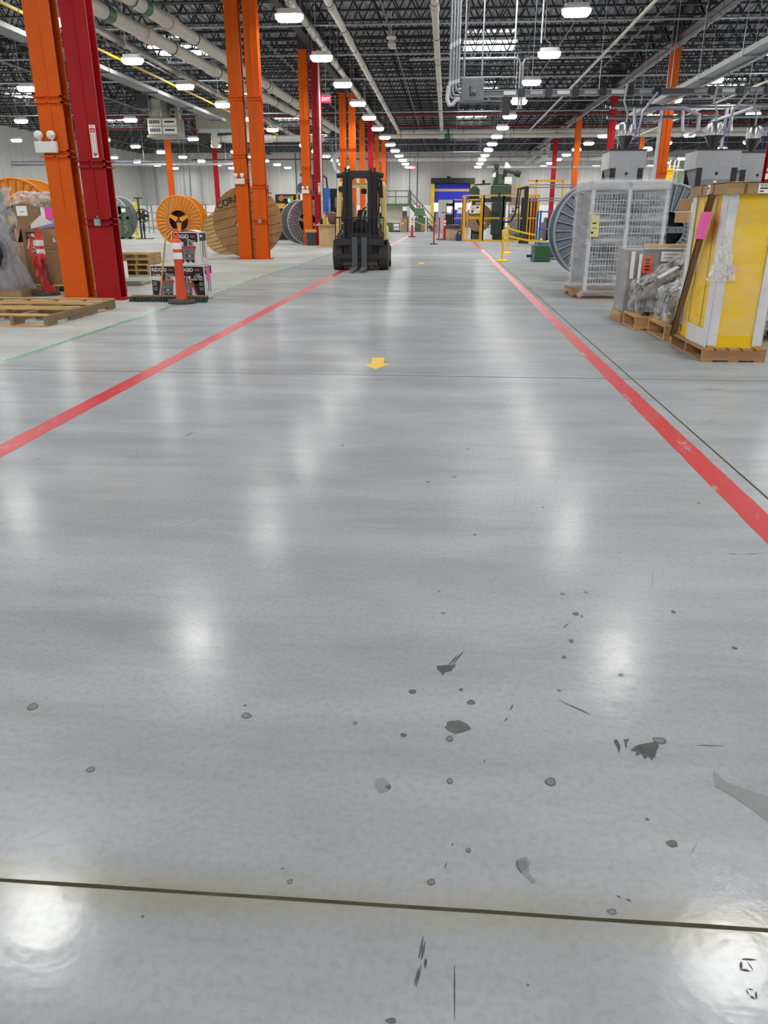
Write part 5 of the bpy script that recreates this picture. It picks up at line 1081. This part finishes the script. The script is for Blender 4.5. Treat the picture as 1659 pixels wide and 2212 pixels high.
# ================================================================ forklift
t = thing('forklift', 'cream and black forklift parked on the left red aisle line, forks lowered', 'forklift', (-2.16, 20.3, 0), R(1.5))
FB = M('242528', .45, var=.12); FD = M('101113', .55)
for s in (-1, 1):
    b = MB(M('38322F', .75, var=.2, sc=20., bmp=.2)); b.cyl((s*.46, .12, .35), (s*.70, .12, .35), .35, n=36); b.mat(M('4A4640', .6, var=.2)); b.cyl((s*.69, .12, .35), (s*.712, .12, .35), .2, n=20)
    b.obj('front_tyre', t, bevel=.03)
    b = MB(RUBBER); b.cyl((s*.50, 1.62, .27), (s*.70, 1.62, .27), .27, n=28); b.mat(CREAM); b.cyl((s*.69, 1.62, .27), (s*.705, 1.62, .27), .15, n=16); b.obj('rear_tyre', t, bevel=.02)
b = MB(FD); b.box(-.46, .46, -.05, 1.9, .12, .62); b.box(-.68, .68, .45, 1.4, .2, .62); b.box(-.45, .45, -.22, 0, .1, .42); b.mat(M('3A3B3D', .5)); b.box(-.44, .44, -.235, -.22, .12, .2)
for i in (-.3, .22): b.box(i, i+.12, -.24, -.2, .05, .1)
b.obj('chassis', t, bevel=.015)
b = MB(CREAM); b.box(-.60, .60, 1.75, 2.35, .2, 1.05); b.box(-.55, .55, 1.2, 1.9, .62, .98); b.obj('counterweight', t, bevel=.06)
b = MB(FD); b.hexa([(-.58, .15, .6), (.58, .15, .6), (.58, .5, .6), (-.58, .5, .6)], [(-.42, .25, 1.02), (.42, .25, 1.02), (.42, .45, 1.02), (-.42, .45, 1.02)]); b.mat(FB); b.box(-.3, .34, .3, .5, 1.0, 1.22); b.obj('cowl', t, bevel=.02)
for s in (-1, 1):
    b = MB(M('A08A50', .6)); b.box(s*.5-.06, s*.5+.06, .32, .4, .95, 1.1); b.mat(PAPER); b.box(s*.5-.05, s*.5+.05, .3, .32, .75, .94); b.obj('side_panel', t)
    b = MB(CREAM)
    b.hexa([(s*.60-.065, .2, .62), (s*.60+.065, .2, .62), (s*.60+.065, .36, .62), (s*.60-.065, .36, .62)], [(s*.545-.055, .28, 2.02), (s*.545+.055, .28, 2.02), (s*.545+.055, .4, 2.02), (s*.545-.055, .4, 2.02)])
    b.tube([(s*.545, .34, 1.98), (s*.54, .42, 2.04), (s*.53, .6, 2.06), (s*.52, 1.9, 2.03)], .055, 8)
    b.bar((s*.52, 1.85, 2.0), (s*.5, 2.1, 1.0), .09, .1); b.obj('guard_pillar', t, bevel=.015)
b = MB(CREAM); b.box(-.52, .52, .42, .52, 2.02, 2.07); b.box(-.52, .52, 1.82, 1.92, 2.0, 2.06)
for i in range(6): b.bar((-.4+.16*i, .45, 2.05), (-.4+.16*i, 1.9, 2.03), .03, .03)
b.obj('overhead_guard', t)
b = MB(FB); b.hexa([(-.26, 1.0, .95), (.26, 1.0, .95), (.26, 1.5, .98), (-.26, 1.5, .98)], [(-.26, 1.0, 1.08), (.26, 1.0, 1.08), (.26, 1.5, 1.05), (-.26, 1.5, 1.05)]); b.hexa([(-.24, 1.42, 1.05), (.24, 1.42, 1.05), (.24, 1.55, 1.05), (-.24, 1.55, 1.05)], [(-.2, 1.5, 1.45), (.2, 1.5, 1.45), (.2, 1.6, 1.45), (-.2, 1.6, 1.45)]); b.obj('seat', t, bevel=.03)
b = MB(FB); b.torus(.17, .018, 28, 8, 'y'); b.bar((-.16, 0, 0), (.16, 0, 0), .03); b.cyl((0, 0, 0), (0, -.35, -.28), .03, n=8); o = b.obj('steering_wheel', t, smooth=True); o.location = (.16, .72, 1.38); o.rotation_euler = (R(40), 0, 0)
b = MB(LGREY); b.cyl((-.02, .42, 1.1), (.05, .45, 1.42), .02, n=8); b.cyl((.08, .42, 1.05), (.16, .5, 1.4), .04, n=8); b.obj('control_lever', t)
# mast
for s in (-1, 1):
    b = MB(FB); b.box(s*.355-.07, s*.355+.07, -.1, -.07, .08, 2.30); b.box(s*.42-.014, s*.42+.014, -.1, .06, .08, 2.30); b.box(s*.29-.014, s*.29+.014, -.1, .06, .08, 2.30); b.mat(FD); b.box(s*.355-.03, s*.355+.03, -.13, -.1, .1, 2.26); b.obj('mast_rail', t)
    b = MB(FB); b.box(s*.235-.045, s*.235+.045, -.16, -.06, .1, 2.33); b.mat(FD); b.box(s*.235-.015, s*.235+.015, -.175, -.16, .12, 2.3); b.obj('inner_rail', t)
    b = MB(CHROME); b.cyl((s*.17, .02, .2), (s*.17, .02, 1.6), .022, n=10); b.mat(FB); b.cyl((s*.17, .02, .15), (s*.17, .02, 1.15), .04, n=12); b.obj('lift_cylinder', t, smooth=True)
    b = MB(FB); b.cyl((s*.36, -.03, 2.28), (s*.36, -.03, 2.4), .03, n=8); b.cyl((s*.27, -.03, 2.28), (s*.27, -.03, 2.39), .03, n=8); b.obj('chain_anchor', t)
    b = MB(FB); b.cyl((s*.42, -.02, 2.24), (s*.58, -.02, 2.22), .06, n=12); b.obj('hose_pulley', t, bevel=.01)
b = MB(FB); b.box(-.28, .28, -.15, -.05, 2.16, 2.33); b.box(-.43, .43, -.04, .04, 2.2, 2.3)
b.prism([(-.19, 2.17), (-.13, 2.17), (-.19, 2.1)], -.15, -.06); b.prism([(.19, 2.17), (.19, 2.1), (.13, 2.17)], -.15, -.06); b.obj('mast_crosshead', t, bevel=.01)
b = MB(FD); b.box(-.28, .28, -.06, .0, 1.02, 1.12); b.box(-.43, .43, 0, .06, .55, .7); b.box(-.28, .28, -.1, .0, .2, .4); b.obj('mast_crossmember', t)
# carriage, backrest and forks
b = MB(M('232427', .5)); b.box(-.64, .6, -.25, -.18, .6, .77); b.box(-.6, .58, -.25, -.2, .28, .38); b.box(-.3, .3, -.2, -.15, .25, .9); b.obj('carriage', t, bevel=.008)
b = MB(FB); b.box(-.63, .6, -.235, -.2, 1.24, 1.275); b.box(-.63, .6, -.235, -.2, .8, .83)
for i in range(12): x = -.63+1.205*i/11; b.box(x, x+.022, -.235, -.205, .75, 1.27)
b.obj('load_backrest', t)
for x in (-.135, .105):
    b = MB(M('55585C', .45, .2)); b.box(x-.07, x+.07, -.30, -.255, .05, .8); b.mat(M('74777A', .4, .4, var=.2))
    b.hexa([(x-.07, -1.3, .06), (x+.07, -1.3, .06), (x+.07, -.27, .045), (x-.07, -.27, .045)], [(x-.055, -1.3, .075), (x+.055, -1.3, .075), (x+.07, -.27, .095), (x-.07, -.27, .095)]); b.obj('fork', t, bevel=.005)
b = MB(M('B01E2A', .4)); b.lathe([(.07, 0), (.075, .03), (.075, .28), (.04, .34), (.03, .38)], 16); b.mat(BLACK); b.tube([(0, 0, .38), (.07, -.03, .36), (.08, -.03, .2)], .012); o = b.obj('fire_extinguisher', t, smooth=True, label='red extinguisher strapped to the left pillar'); o.location = (-.5, .48, 1.14)
b = MB(BLACK); b.lathe([(.06, .06), (.075, 0), (.07, -.02)], 16, 'y'); b.mat(CHROME); b.lathe([(.062, .022), (.02, .03)], 16, 'y'); o = b.obj('headlight', t, smooth=True); o.location = (-.5, .2, 1.92)
b = MB(BLACK); b.hexa([(.46, .1, 1.72), (.56, .1, 1.72), (.56, .2, 1.72), (.46, .2, 1.72)], [(.40, .05, 2.1), (.54, .05, 2.14), (.54, .15, 2.14), (.40, .15, 2.1)]); b.bar((.43, 0, 2.1), (.5, .1, 2.2), .05); b.mat(LGREY); b.box(.44, .48, .03, .05, 1.95, 2.06); b.obj('work_lamp', t, bevel=.02)
b = MB(BLACK); b.tube([(.44, -.03, 2.15), (.48, 0, 1.8), (.46, 0, 1.4), (.38, 0, 1.1), (.44, .0, .8)], .018, 6); b.obj('hydraulic_hose', t, smooth=True); b = MB(BLACK); b.tube([(.5, 0, .95), (.58, -.04, .85), (.56, -.04, .7), (.46, 0, .68)], .02, 6); b.obj('hydraulic_hose', t, smooth=True); b = MB(BLACK); b.tube([(-.5, 0, .95), (-.58, -.04, .85), (-.56, -.04, .7), (-.46, 0, .68)], .02, 6); b.obj('hydraulic_hose', t, smooth=True)
b = MB(BLACK); b.box(.46, .56, .3, .42, 1.28, 1.38); b.box(-.02, .12, .5, .56, 1.82, 1.94); b.obj('mirror', t)
for s in (-1, 1): b = MB(FB); b.box(s*.56-.13, s*.56+.13, -.12, .5, .68, .73); b.box(s*.67-.02, s*.67+.02, -.12, .5, .6, .73); b.obj('fender', t, bevel=.01)
# ================================================================ delineators in the middle distance
REDP = M('D8242E', .45)
delineator((-2.23, 52.7, 0), 'red delineator post standing alone in front of the green stair', REDP, h=1.24)
stanchion('slim dark red stanchion nearest in the aisle, right of the forklift', (-.59, 39.0, 0), 1.05, M('B3242C', .45), M('4A4640', .8))
stanchion('red post of the far pair beside the yellow cell, left one', (-.42, 46.7, 0), 1.2, M('A8242C', .45), M('4A4640', .8))
delineator((-.1, 46.8, 0), 'red delineator of the far pair beside the yellow cell, right one leaning with tape', REDP, h=1.28)
b = MB(REDP); b.grid(lambda u, v: (-.42+.32*u, 46.62, 1.0-.62*math.sin(math.pi*u)+.06*v), 14, 1); b.cyl((-.4, 46.62, .9), (-.4, 46.62, 1.0), .03); tag(b.obj('barrier_tape'), 'red tape drooping between the far pair of red posts', 'tape')
b = MB(M('C9A78C', .6)); b.grid(lambda u, v: (-2.15+1.9*u, 53-6.2*u, 1.0-.25*math.sin(math.pi*u)+.05*v), 16, 1); b.cyl((-2.2, 53, .95), (-2.1, 53, 1.06), .03); tag(b.obj('barrier_tape'), 'pale rope tape strung from the lone red delineator toward the far pair', 'tape')
# ================================================================ yellow fenced machine cell
TY = M('E0A418', .45, var=.05)
t = thing('machine_fence', 'yellow framed safety fence around the green machine, right of the aisle', 'fence', (.97, 43.6, 0))
def fr(b, x0, y0, x1, y1, z0, z1, w=.07):
    b.bar((x0, y0, z0), (x0, y0, z1), w); b.bar((x1, y1, z0), (x1, y1, z1), w); b.bar((x0, y0, z1), (x1, y1, z1), w); b.bar((x0, y0, z0), (x1, y1, z0), w)
for x0, x1 in ((0, .98), (.98, 2.02), (2.02, 3.1), (3.1, 3.85)):
    b = MB(TY); fr(b, x0, 0, x1, 0, .06, 2.3); b.bar((x0, 0, 1.18), (x1, 0, 1.18), .07); b.obj('front_panel', t)
b = MB(TY)
for y0, y1 in ((0, 1.6), (1.6, 3.2)): fr(b, -.08, y0, -.08, y1, .06, 2.3)
b.obj('left_panel', t)
b = MB(TY); fr(b, .15, .7, .85, .7, .06, 2.1, .06); b.bar((.95, .6, 0), (.95, .6, 2.3), .16, .1); b.bar((.15, .7, 1.25), (.85, .7, 1.25), .05); b.obj('inner_gate', t)
for i, x in enumerate((3.3, 3.5, 3.68, 3.85)):
    b = MB(M('D0621C', .45) if i in (2,) else TY); b.bar((x, .2*i, 0), (x, .2*i, 2.3), .08, .06); b.obj('side_post', t)
b = MB(BLACK); b.box(3.0, 3.8, .5, .55, .1, 2.2); b.mat(M('6B6E70', .5)); b.box(3.1, 3.35, .45, .5, .4, 2.0); b.obj('dark_screen', t)
for x, lb in ((.22, 'left'), (2.35, 'right')):
    b = MB(PAPER); b.box(x, x+.58, -.06, -.045, 1.42, 1.8); b.mat(M('4A4048', .5)); b.rect(x+.1, x+.24, 1.46, 1.58, -.061); b.rect(x+.36, x+.52, 1.66, 1.76, -.061); b.mat(M('B85A62', .5)); b.rect(x+.04, x+.24, 1.72, 1.755, -.061); b.rect(x+.1, x+.24, 1.62, 1.68, -.061); b.mat(M('E8E030', .5)); b.rect(x+.36, x+.57, 1.43, 1.58, -.061); b.mat(M('8A8A8A', .6)); b.rect(x+.29, x+.33, 1.5, 1.76, -.061)
    b.obj('safety_sign', t, label='white warning sign board with a yellow corner')
t = thing('winding_tower', 'dark green machine tower with an arm rising above the yellow fence', 'machine', (3.0, 46.5, 0))
b = MB(GREEN2); b.box(-.35, .3, -.3, .5, 0, 2.4); b.box(-.55, .55, -.4, .6, 2.2, 2.9); b.hexa([(-.5, -.3, 2.9), (.45, -.3, 2.9), (.45, .4, 2.9), (-.5, .4, 2.9)], [(-.3, -.2, 3.5), (.1, -.2, 3.5), (.1, .3, 3.5), (-.3, .3, 3.5)]); b.obj('column', t, bevel=.05)
b = MB(M('26302A', .5)); b.bar((-.3, -.2, 2.6), (-.32, -.3, 3.85), .18); b.bar((.1, -.2, 3.2), (.2, -.25, 3.7), .2); b.bar((.1, -.3, 3.65), (.9, -.3, 3.45), .16); b.cyl((.7, -.35, 3.5), (1.0, -.35, 3.42), .16, n=12); b.cyl((-.35, -.4, 3.85), (-.3, -.1, 3.85), .14, n=12); b.box(-.5, -.2, -.4, -.1, 3.5, 3.6); b.obj('arm', t, bevel=.03)
b = MB(WHITE); b.box(.15, .55, -.35, -.1, 2.95, 3.3); b.obj('white_guard', t); b = MB(WHITE); b.hexa([(.1, -.4, 3.75), (.5, -.4, 3.75), (.5, -.2, 3.75), (.1, -.2, 3.75)], [(.15, -.4, 4.05), (.25, -.4, 4.05), (.25, -.2, 4.05), (.15, -.2, 4.05)]); b.obj('white_guard', t); b = MB(WHITE); b.hexa([(-.6, -.4, 3.3), (-.35, -.4, 3.3), (-.35, -.2, 3.3), (-.6, -.2, 3.3)], [(-.45, -.4, 3.55), (-.35, -.4, 3.55), (-.35, -.2, 3.55), (-.45, -.2, 3.55)]); b.obj('white_guard', t)
b = MB(M('26302A', .5)); b.bar((-1.6, -.2, 2.1), (.6, -.2, 2.15), .22); b.bar((-.25, -.5, .3), (-.25, -.5, 2.0), .5, .3); b.cyl((-.25, -.7, 1.6), (-.25, -.5, 1.6), .22, n=14); b.obj('clamp_arm', t, bevel=.03)
b = MB(GREEN); b.box(-1.5, -.9, -.3, .2, 0, .3); b.box(.9, 1.6, -.3, .2, 0, .35); b.obj('base_block', t, bevel=.03)
b = MB(M('8C6A66', .5)); b.bar((-1.8, -.6, .75), (1.6, -.6, .6), .04); b.mat(YEL); b.box(-1.1, -.85, -.6, -.3, .85, 1.0); b.mat(BLACK); b.bar((-1.3, -.5, 1.1), (-1.0, -.5, .5), .12); b.obj('dancer_arm', t)
b = MB(GREEN2); b.box(-1.5, -.9, .35, .6, 0, .46); b.obj('reel_cradle', t)
wood_reel('wooden cable reel mounted inside the yellow fenced cell', (1.85, 47.0, .45), .75, .5, 'B08E68', 0)
t = thing('panel_screen', 'grey and white panel behind the fenced machine', 'panel', (3.55, 47.5, 0)); b = MB(M('8E8F90', .5)); b.box(0, 1.2, 0, .1, 0, 1.9); b.mat(M('B7A894', .5)); b.box(0, 1.2, -.02, 0, 1.55, 2.3); b.box(0, 1.1, 0, .1, 2.4, 2.9); b.obj('panel_sheet', t); b = MB(TY); b.box(.3, 1.3, -.05, .1, 2.75, 2.9); b.bar((1.5, 0, 2.3), (1.5, 0, 3.2), .1); b.bar((1.0, 0, 3.15), (3.0, 0, 3.15), .1); b.bar((3.0, 0, 2.3), (3.0, 0, 3.2), .1); b.obj('yellow_frame', t)
t = thing('coiler_head', 'small dark green machine head showing above the left of the yellow fence', 'machine', (1.55, 47.5, 0)); b = MB(GREEN2); b.box(-.3, .3, 0, .5, 2.1, 2.75); b.lathe([(.28, -.05), (.28, .5)], 18, 'y')
for v in range(len(b.v)-36, len(b.v)): b.v[v] = b.v[v]+Vector((0, 0, 2.6))
b.box(-.1, .1, .1, .3, 0, 2.2); b.obj('head', t, bevel=.02); b = MB(BLACK); b.bar((0, 0, 2.95), (.9, 0, 3.0), .08); b.cyl((.5, 0, 2.95), (.5, 0, 3.2), .08, n=8); b.obj('lever', t)
t = thing('cable_post', 'black post with looping black hoses in front of the yellow fence', 'post', (3.88, 40.8, 0))
b = MB(BLACK); b.box(-.1, .1, -.1, .1, 0, 2.65); b.hexa([(-.25, -.2, 0), (.25, -.2, 0), (.25, .2, 0), (-.25, .2, 0)], [(-.12, -.1, .5), (.12, -.1, .5), (.12, .1, .5), (-.12, .1, .5)]); b.obj('post', t)
b = MB(BLACK); b.tube([(-.05, -.1, 2.6), (-.4, -.1, 2.55), (-.45, -.1, 2.0), (-.5, -.1, 1.4), (-.7, -.1, 1.05), (-1.0, -.05, 1.0), (-1.25, 0, 1.3), (-1.32, 0, 1.8), (-1.33, 0, 2.4)], .05, 8); b.tube([(-.05, -.05, 2.6), (-.3, -.1, 2.5), (-.35, -.1, 2.0), (-.3, -.1, .6)], .03, 6); b.obj('hose_loop', t, smooth=True)
t = thing('pipe_rail', 'grey pipe rails with black posts running right from the fenced cell', 'pipe rack', (4.0, 41, 0))
for z in (2.72, 2.6, 2.1, 2.0): b = MB(GREY); b.cyl((0, 0, z), (7, 0, z), .03, n=6); b.obj('rail', t)
for x in (3.2, 3.55, 6): b = MB(BLACK); b.box(x, x+.1, -.05, .05, 0, 2.75); b.obj('post', t)
pipe('rail_pipe', 'pale horizontal pipe above the fenced machine arm, ending at left', (2.4, 52, 4.1), (14, 52, 4.1), .06, LGREY, 2, None, 3)
# second cell, drum, work lights beyond
t = thing('machine_fence', 'smaller yellow framed fence farther away, left of the main cell', 'fence', (.45, 55, 0)); b = MB(TY); fr(b, 0, 0, .75, 0, .05, 2.3, .08); b.bar((0, 0, 1.15), (.75, 0, 1.15), .07); fr(b, 0, 0, 0, 2, .05, 2.3, .08); b.obj('fence_panel', t); b = MB(PAPER); b.rect(.25, .6, 1.45, 1.85, -.06); b.mat(M('B85A62', .5)); b.rect(.3, .5, 1.7, 1.78, -.065); b.obj('safety_sign', t); b = MB(BLACK); b.box(-.55, -.05, .3, .6, .1, 1.4); b.box(-.5, 0, .3, 1, 1.9, 2.1); b.obj('dark_rack', t)
t = thing('blue_drum', 'tall blue container behind the smaller yellow fence', 'drum', (.95, 57, 0)); b = MB(M('2B48B0', .5)); b.lathe([(.26, .7), (.28, .75), (.28, 1.5), (.2, 1.6), (.2, 1.75)], 18); b.obj('container', t, smooth=True); b = MB(GREY); b.box(-.3, .3, -.3, .3, 0, .7); b.obj('stand', t)
t = thing('brown_barrel', 'pale barrel with a dark brown lid at the near left corner of the fenced cell', 'barrel', (.38, 45.7, 0)); b = MB(M('B09A80', .7)); b.lathe([(.36, 0), (.4, .1), (.4, .6), (.37, .66)], 20); b.obj('barrel_body', t, smooth=True); b = MB(M('4A3438', .5)); b.lathe([(.44, .64), (.44, .8), (.3, .84)], 20); b.obj('lid', t, smooth=True)
t = thing('blue_crate', 'small blue crate at the foot of the yellow fence', 'crate', (.55, 44.6, 0)); b = MB(M('2C3C7A', .5)); b.hexa([(0, 0, 0), (.36, 0, 0), (.36, .3, 0), (0, .3, 0)], [(-.03, -.03, .34), (.39, -.03, .34), (.39, .33, .34), (-.03, .33, .34)]); b.obj('crate_body', t); b = MB(BLACK); b.tube([(.05, .1, .34), (.1, .1, .5), (.28, .1, .5), (.32, .1, .34)], .03); b.obj('handle', t)
WL = EMIT('work_light_face', (1, .98, .94), 6.)
for k, (x, w2, z0, z1) in enumerate(((-.98, .3, 1.6, 2.2), (.03, .34, 1.55, 2.2), (.6, .72, 1.75, 2.2), (1.5, .25, 1.6, 2.2))):
    t = thing('work_light', 'very bright white light box %s, below the blue door' % ['left of the pale cabinet', 'right of the pale cabinet', 'wide one behind the small yellow fence', 'farthest right behind the yellow fence'][k], 'work light', (x, 62, 0)); b = MB(GREY); b.box(w2*.45, w2*.55, .05, .1, 0, z0); b.box(w2*.2, w2*.8, -.1, .25, 0, .04); b.box(-.03, w2+.03, .01, .1, z0-.03, z1+.03); b.obj('stand', t)
    b = MB(WL); b.rect(0, w2, z0, z1, .0); b.obj('lit_face', t, label='glowing white face')
t = thing('grey_cabinet', 'pale grey cabinet standing under the blue door', 'cabinet', (-.72, 66, 0)); b = MB(M('B6B4B0', .5)); b.box(0, 1.15, 0, .8, 0, 2.5); b.mat(M('6A6570', .5)); b.rect(.3, .8, 1.5, 1.6, -.01); b.obj('case', t, bevel=.02); b = MB(GREY); b.box(-.15, 0, 0, .2, 0, 1.5); b.obj('side_post', t)
for i in range(9):
    t = thing('tray', 'pale wooden tray %s in the stack under the right work light' % ('%s from the bottom' % ORD[i].replace('nearest', 'first')), 'tray', (.0, 60.5, .3+.16*i)); t['group'] = 'stacked pale trays'
    b = MB(M('C8A98A', .7)); b.box(-.08, .42, 0, .5, 0, .045); b.obj('board', t)
    b = MB(M('6A5242', .8)); b.box(-.04, .02, 0, .5, .045, .16); b.box(.32, .38, 0, .5, .045, .16); b.obj('spacer', t)
t = thing('plinth', 'low pale base under the stacked trays', 'base', (-.1, 60.5, 0)); b = MB(M('B0967A', .7)); b.box(0, .55, 0, .5, .06, .3); b.obj('block', t); b = MB(BLACK); b.box(.03, .1, 0, .5, 0, .06); b.box(.45, .52, 0, .5, 0, .06); b.obj('foot', t)
# ================================================================ green mezzanine and machines
MG = M('4C6E4E', .5, var=.1)
t = thing('mezzanine_platform', 'green steel platform with a railing behind the forklift', 'platform', (-6.9, 71.5, 0))
b = MB(MG); b.box(0, 3.6, 0, 3, 2.08, 2.3); b.obj('deck', t)
for x in (0, 3.4):
    b = MB(M('C9CCC8', .5)); b.box(x, x+.22, 0, .2, 0, 2.1); b.obj('leg', t)
b = MB(GREEN)
for x in (.05, 1.2, 2.4, 3.5): b.cyl((x, .05, 2.3), (x, .05, 3.33), .035, n=6)
for z in (2.85, 3.33): b.cyl((0, .05, z), (3.55, .05, z), .035, n=6)
b.obj('railing', t)
t = thing('steel_stair', 'green steel stair with handrails descending right from the platform', 'stair', (-3.28, 71.6, 0))
for y in (0, 1.): b = MB(MG); b.bar((0, y, 2.2), (2.15, y, .05), .08, .32); b.obj('stringer', t)
for i in range(10): b = MB(GREEN); x = .15+.2*i; b.box(x, x+.24, 0, 1., 2.0-.215*i, 2.04-.215*i); b.obj('tread', t)
for y in (0, 1.):
    b = MB(GREEN); b.tube([(0, y, 3.3), (2.1, y, 1.15), (2.15, y, .0)], .035, 6); b.tube([(0, y, 2.8), (2.05, y, .65)], .03, 6); b.cyl((.05, y, 2.2), (.05, y, 3.4), .04, n=6); b.cyl((1.1, y, 1.1), (1.1, y, 2.2), .03, n=6); b.obj('handrail', t)
t = thing('green_machine', 'long low green machine under the platform, right of the forklift', 'machine', (-5.5, 69, 0)); b = MB(M('4A6B4C', .5, var=.2)); b.box(-.9, .85, 0, .8, .05, .75); b.box(-.6, .4, .1, .7, .75, .95); b.cyl((-.3, .3, .9), (-.3, .3, 1.35), .2, n=12); b.box(-.9, 1.9, -.05, .9, 0, .07); b.obj('body', t, bevel=.03); b = MB(M('B9BDB9', .5)); b.box(-.1, .9, -.05, .6, .75, .82); b.box(-.4, -.1, -.02, 0, .3, .6); b.box(.25, .4, -.02, 0, .2, .65); b.obj('worktop', t)
t = thing('white_board', 'large cream panel standing under the platform', 'panel', (-5.6, 72.6, 0)); b = MB(M('DCD8C8', .6)); b.box(0, 1.65, 0, .1, .7, 2.05); b.mat(M('77757A', .6)); b.box(1.65, 2.2, 0, .1, .5, 1.7); b.obj('panel_sheet', t); b = MB(GREY); b.box(.1, .16, 0, .1, 0, .7); b.box(2.0, 2.06, 0, .1, 0, .5); b.obj('leg', t)
t = thing('shelf_cart', 'small dark shelf cart between the green machine and a brown carton', 'cart', (-4.55, 68.4, 0)); b = MB(M('4E4238', .6)); b.box(0, .62, 0, .5, .1, .16); b.box(0, .62, 0, .5, .38, .44); b.box(0, .62, 0, .5, .66, .72)
for x in (0, .57):
    for y in (0, .45): b.box(x, x+.05, y, y+.05, .0, .7)
b.obj('frame', t); b = MB(PAPER); b.box(.06, .56, .02, .48, .44, .5); b.box(.06, .56, .02, .48, .16, .21); b.obj('white_lining', t)
for k, (x, y, w2, h2, c2) in enumerate(((-3.85, 68.2, .5, 1.05, CARD), (-3.7, 68.9, .45, 1.25, M('8C6A50', .8)))):
    t = thing('carton', ['tall brown carton left of the lone red delineator', 'darker brown carton behind the tall one by the platform leg'][k], 'box', (x, y, 0)); b = MB(c2); b.box(0, w2, 0, .5, 0, h2); b.mat(PAPER); b.rect(.1, .2, h2*.6, h2*.7, -.005); b.obj('carton_body', t, bevel=.01)
t = thing('control_desk', 'green control desk with a sloping panel under the steel stair', 'machine', (-2.75, 70.2, 0)); b = MB(M('4A6B4C', .5, var=.2)); b.box(0, 1.15, 0, .8, .0, 1.15); b.hexa([(-.1, 0, 1.3), (.9, 0, 1.3), (.9, .5, 1.3), (-.1, .5, 1.3)], [(.1, .3, 1.9), (.8, .3, 1.9), (.8, .5, 1.9), (.1, .5, 1.9)]); b.box(.3, .5, .2, .5, 1.1, 1.4); b.obj('body', t, bevel=.02); b = MB(M('B08848', .7)); b.box(.55, 1.0, -.12, 0, .05, .6); b.obj('carton', t); b = MB(M('E23038', .5)); b.box(.3, .5, .1, .3, 1.95, 2.15); b.obj('red_beacon', t, label='red beacon')
t = thing('white_pipe_stand', 'pale curved pipe stand right of the green control desk', 'stand', (-1.75, 69.5, 0)); b = MB(WHITE); b.tube([(0, 0, 0), (0, 0, 1.1), (.08, 0, 1.25), (.2, 0, 1.2)], .06, 8); b.lathe([(.16, 0), (.16, .03), (.05, .06)], 14); b.obj('stand', t, smooth=True)
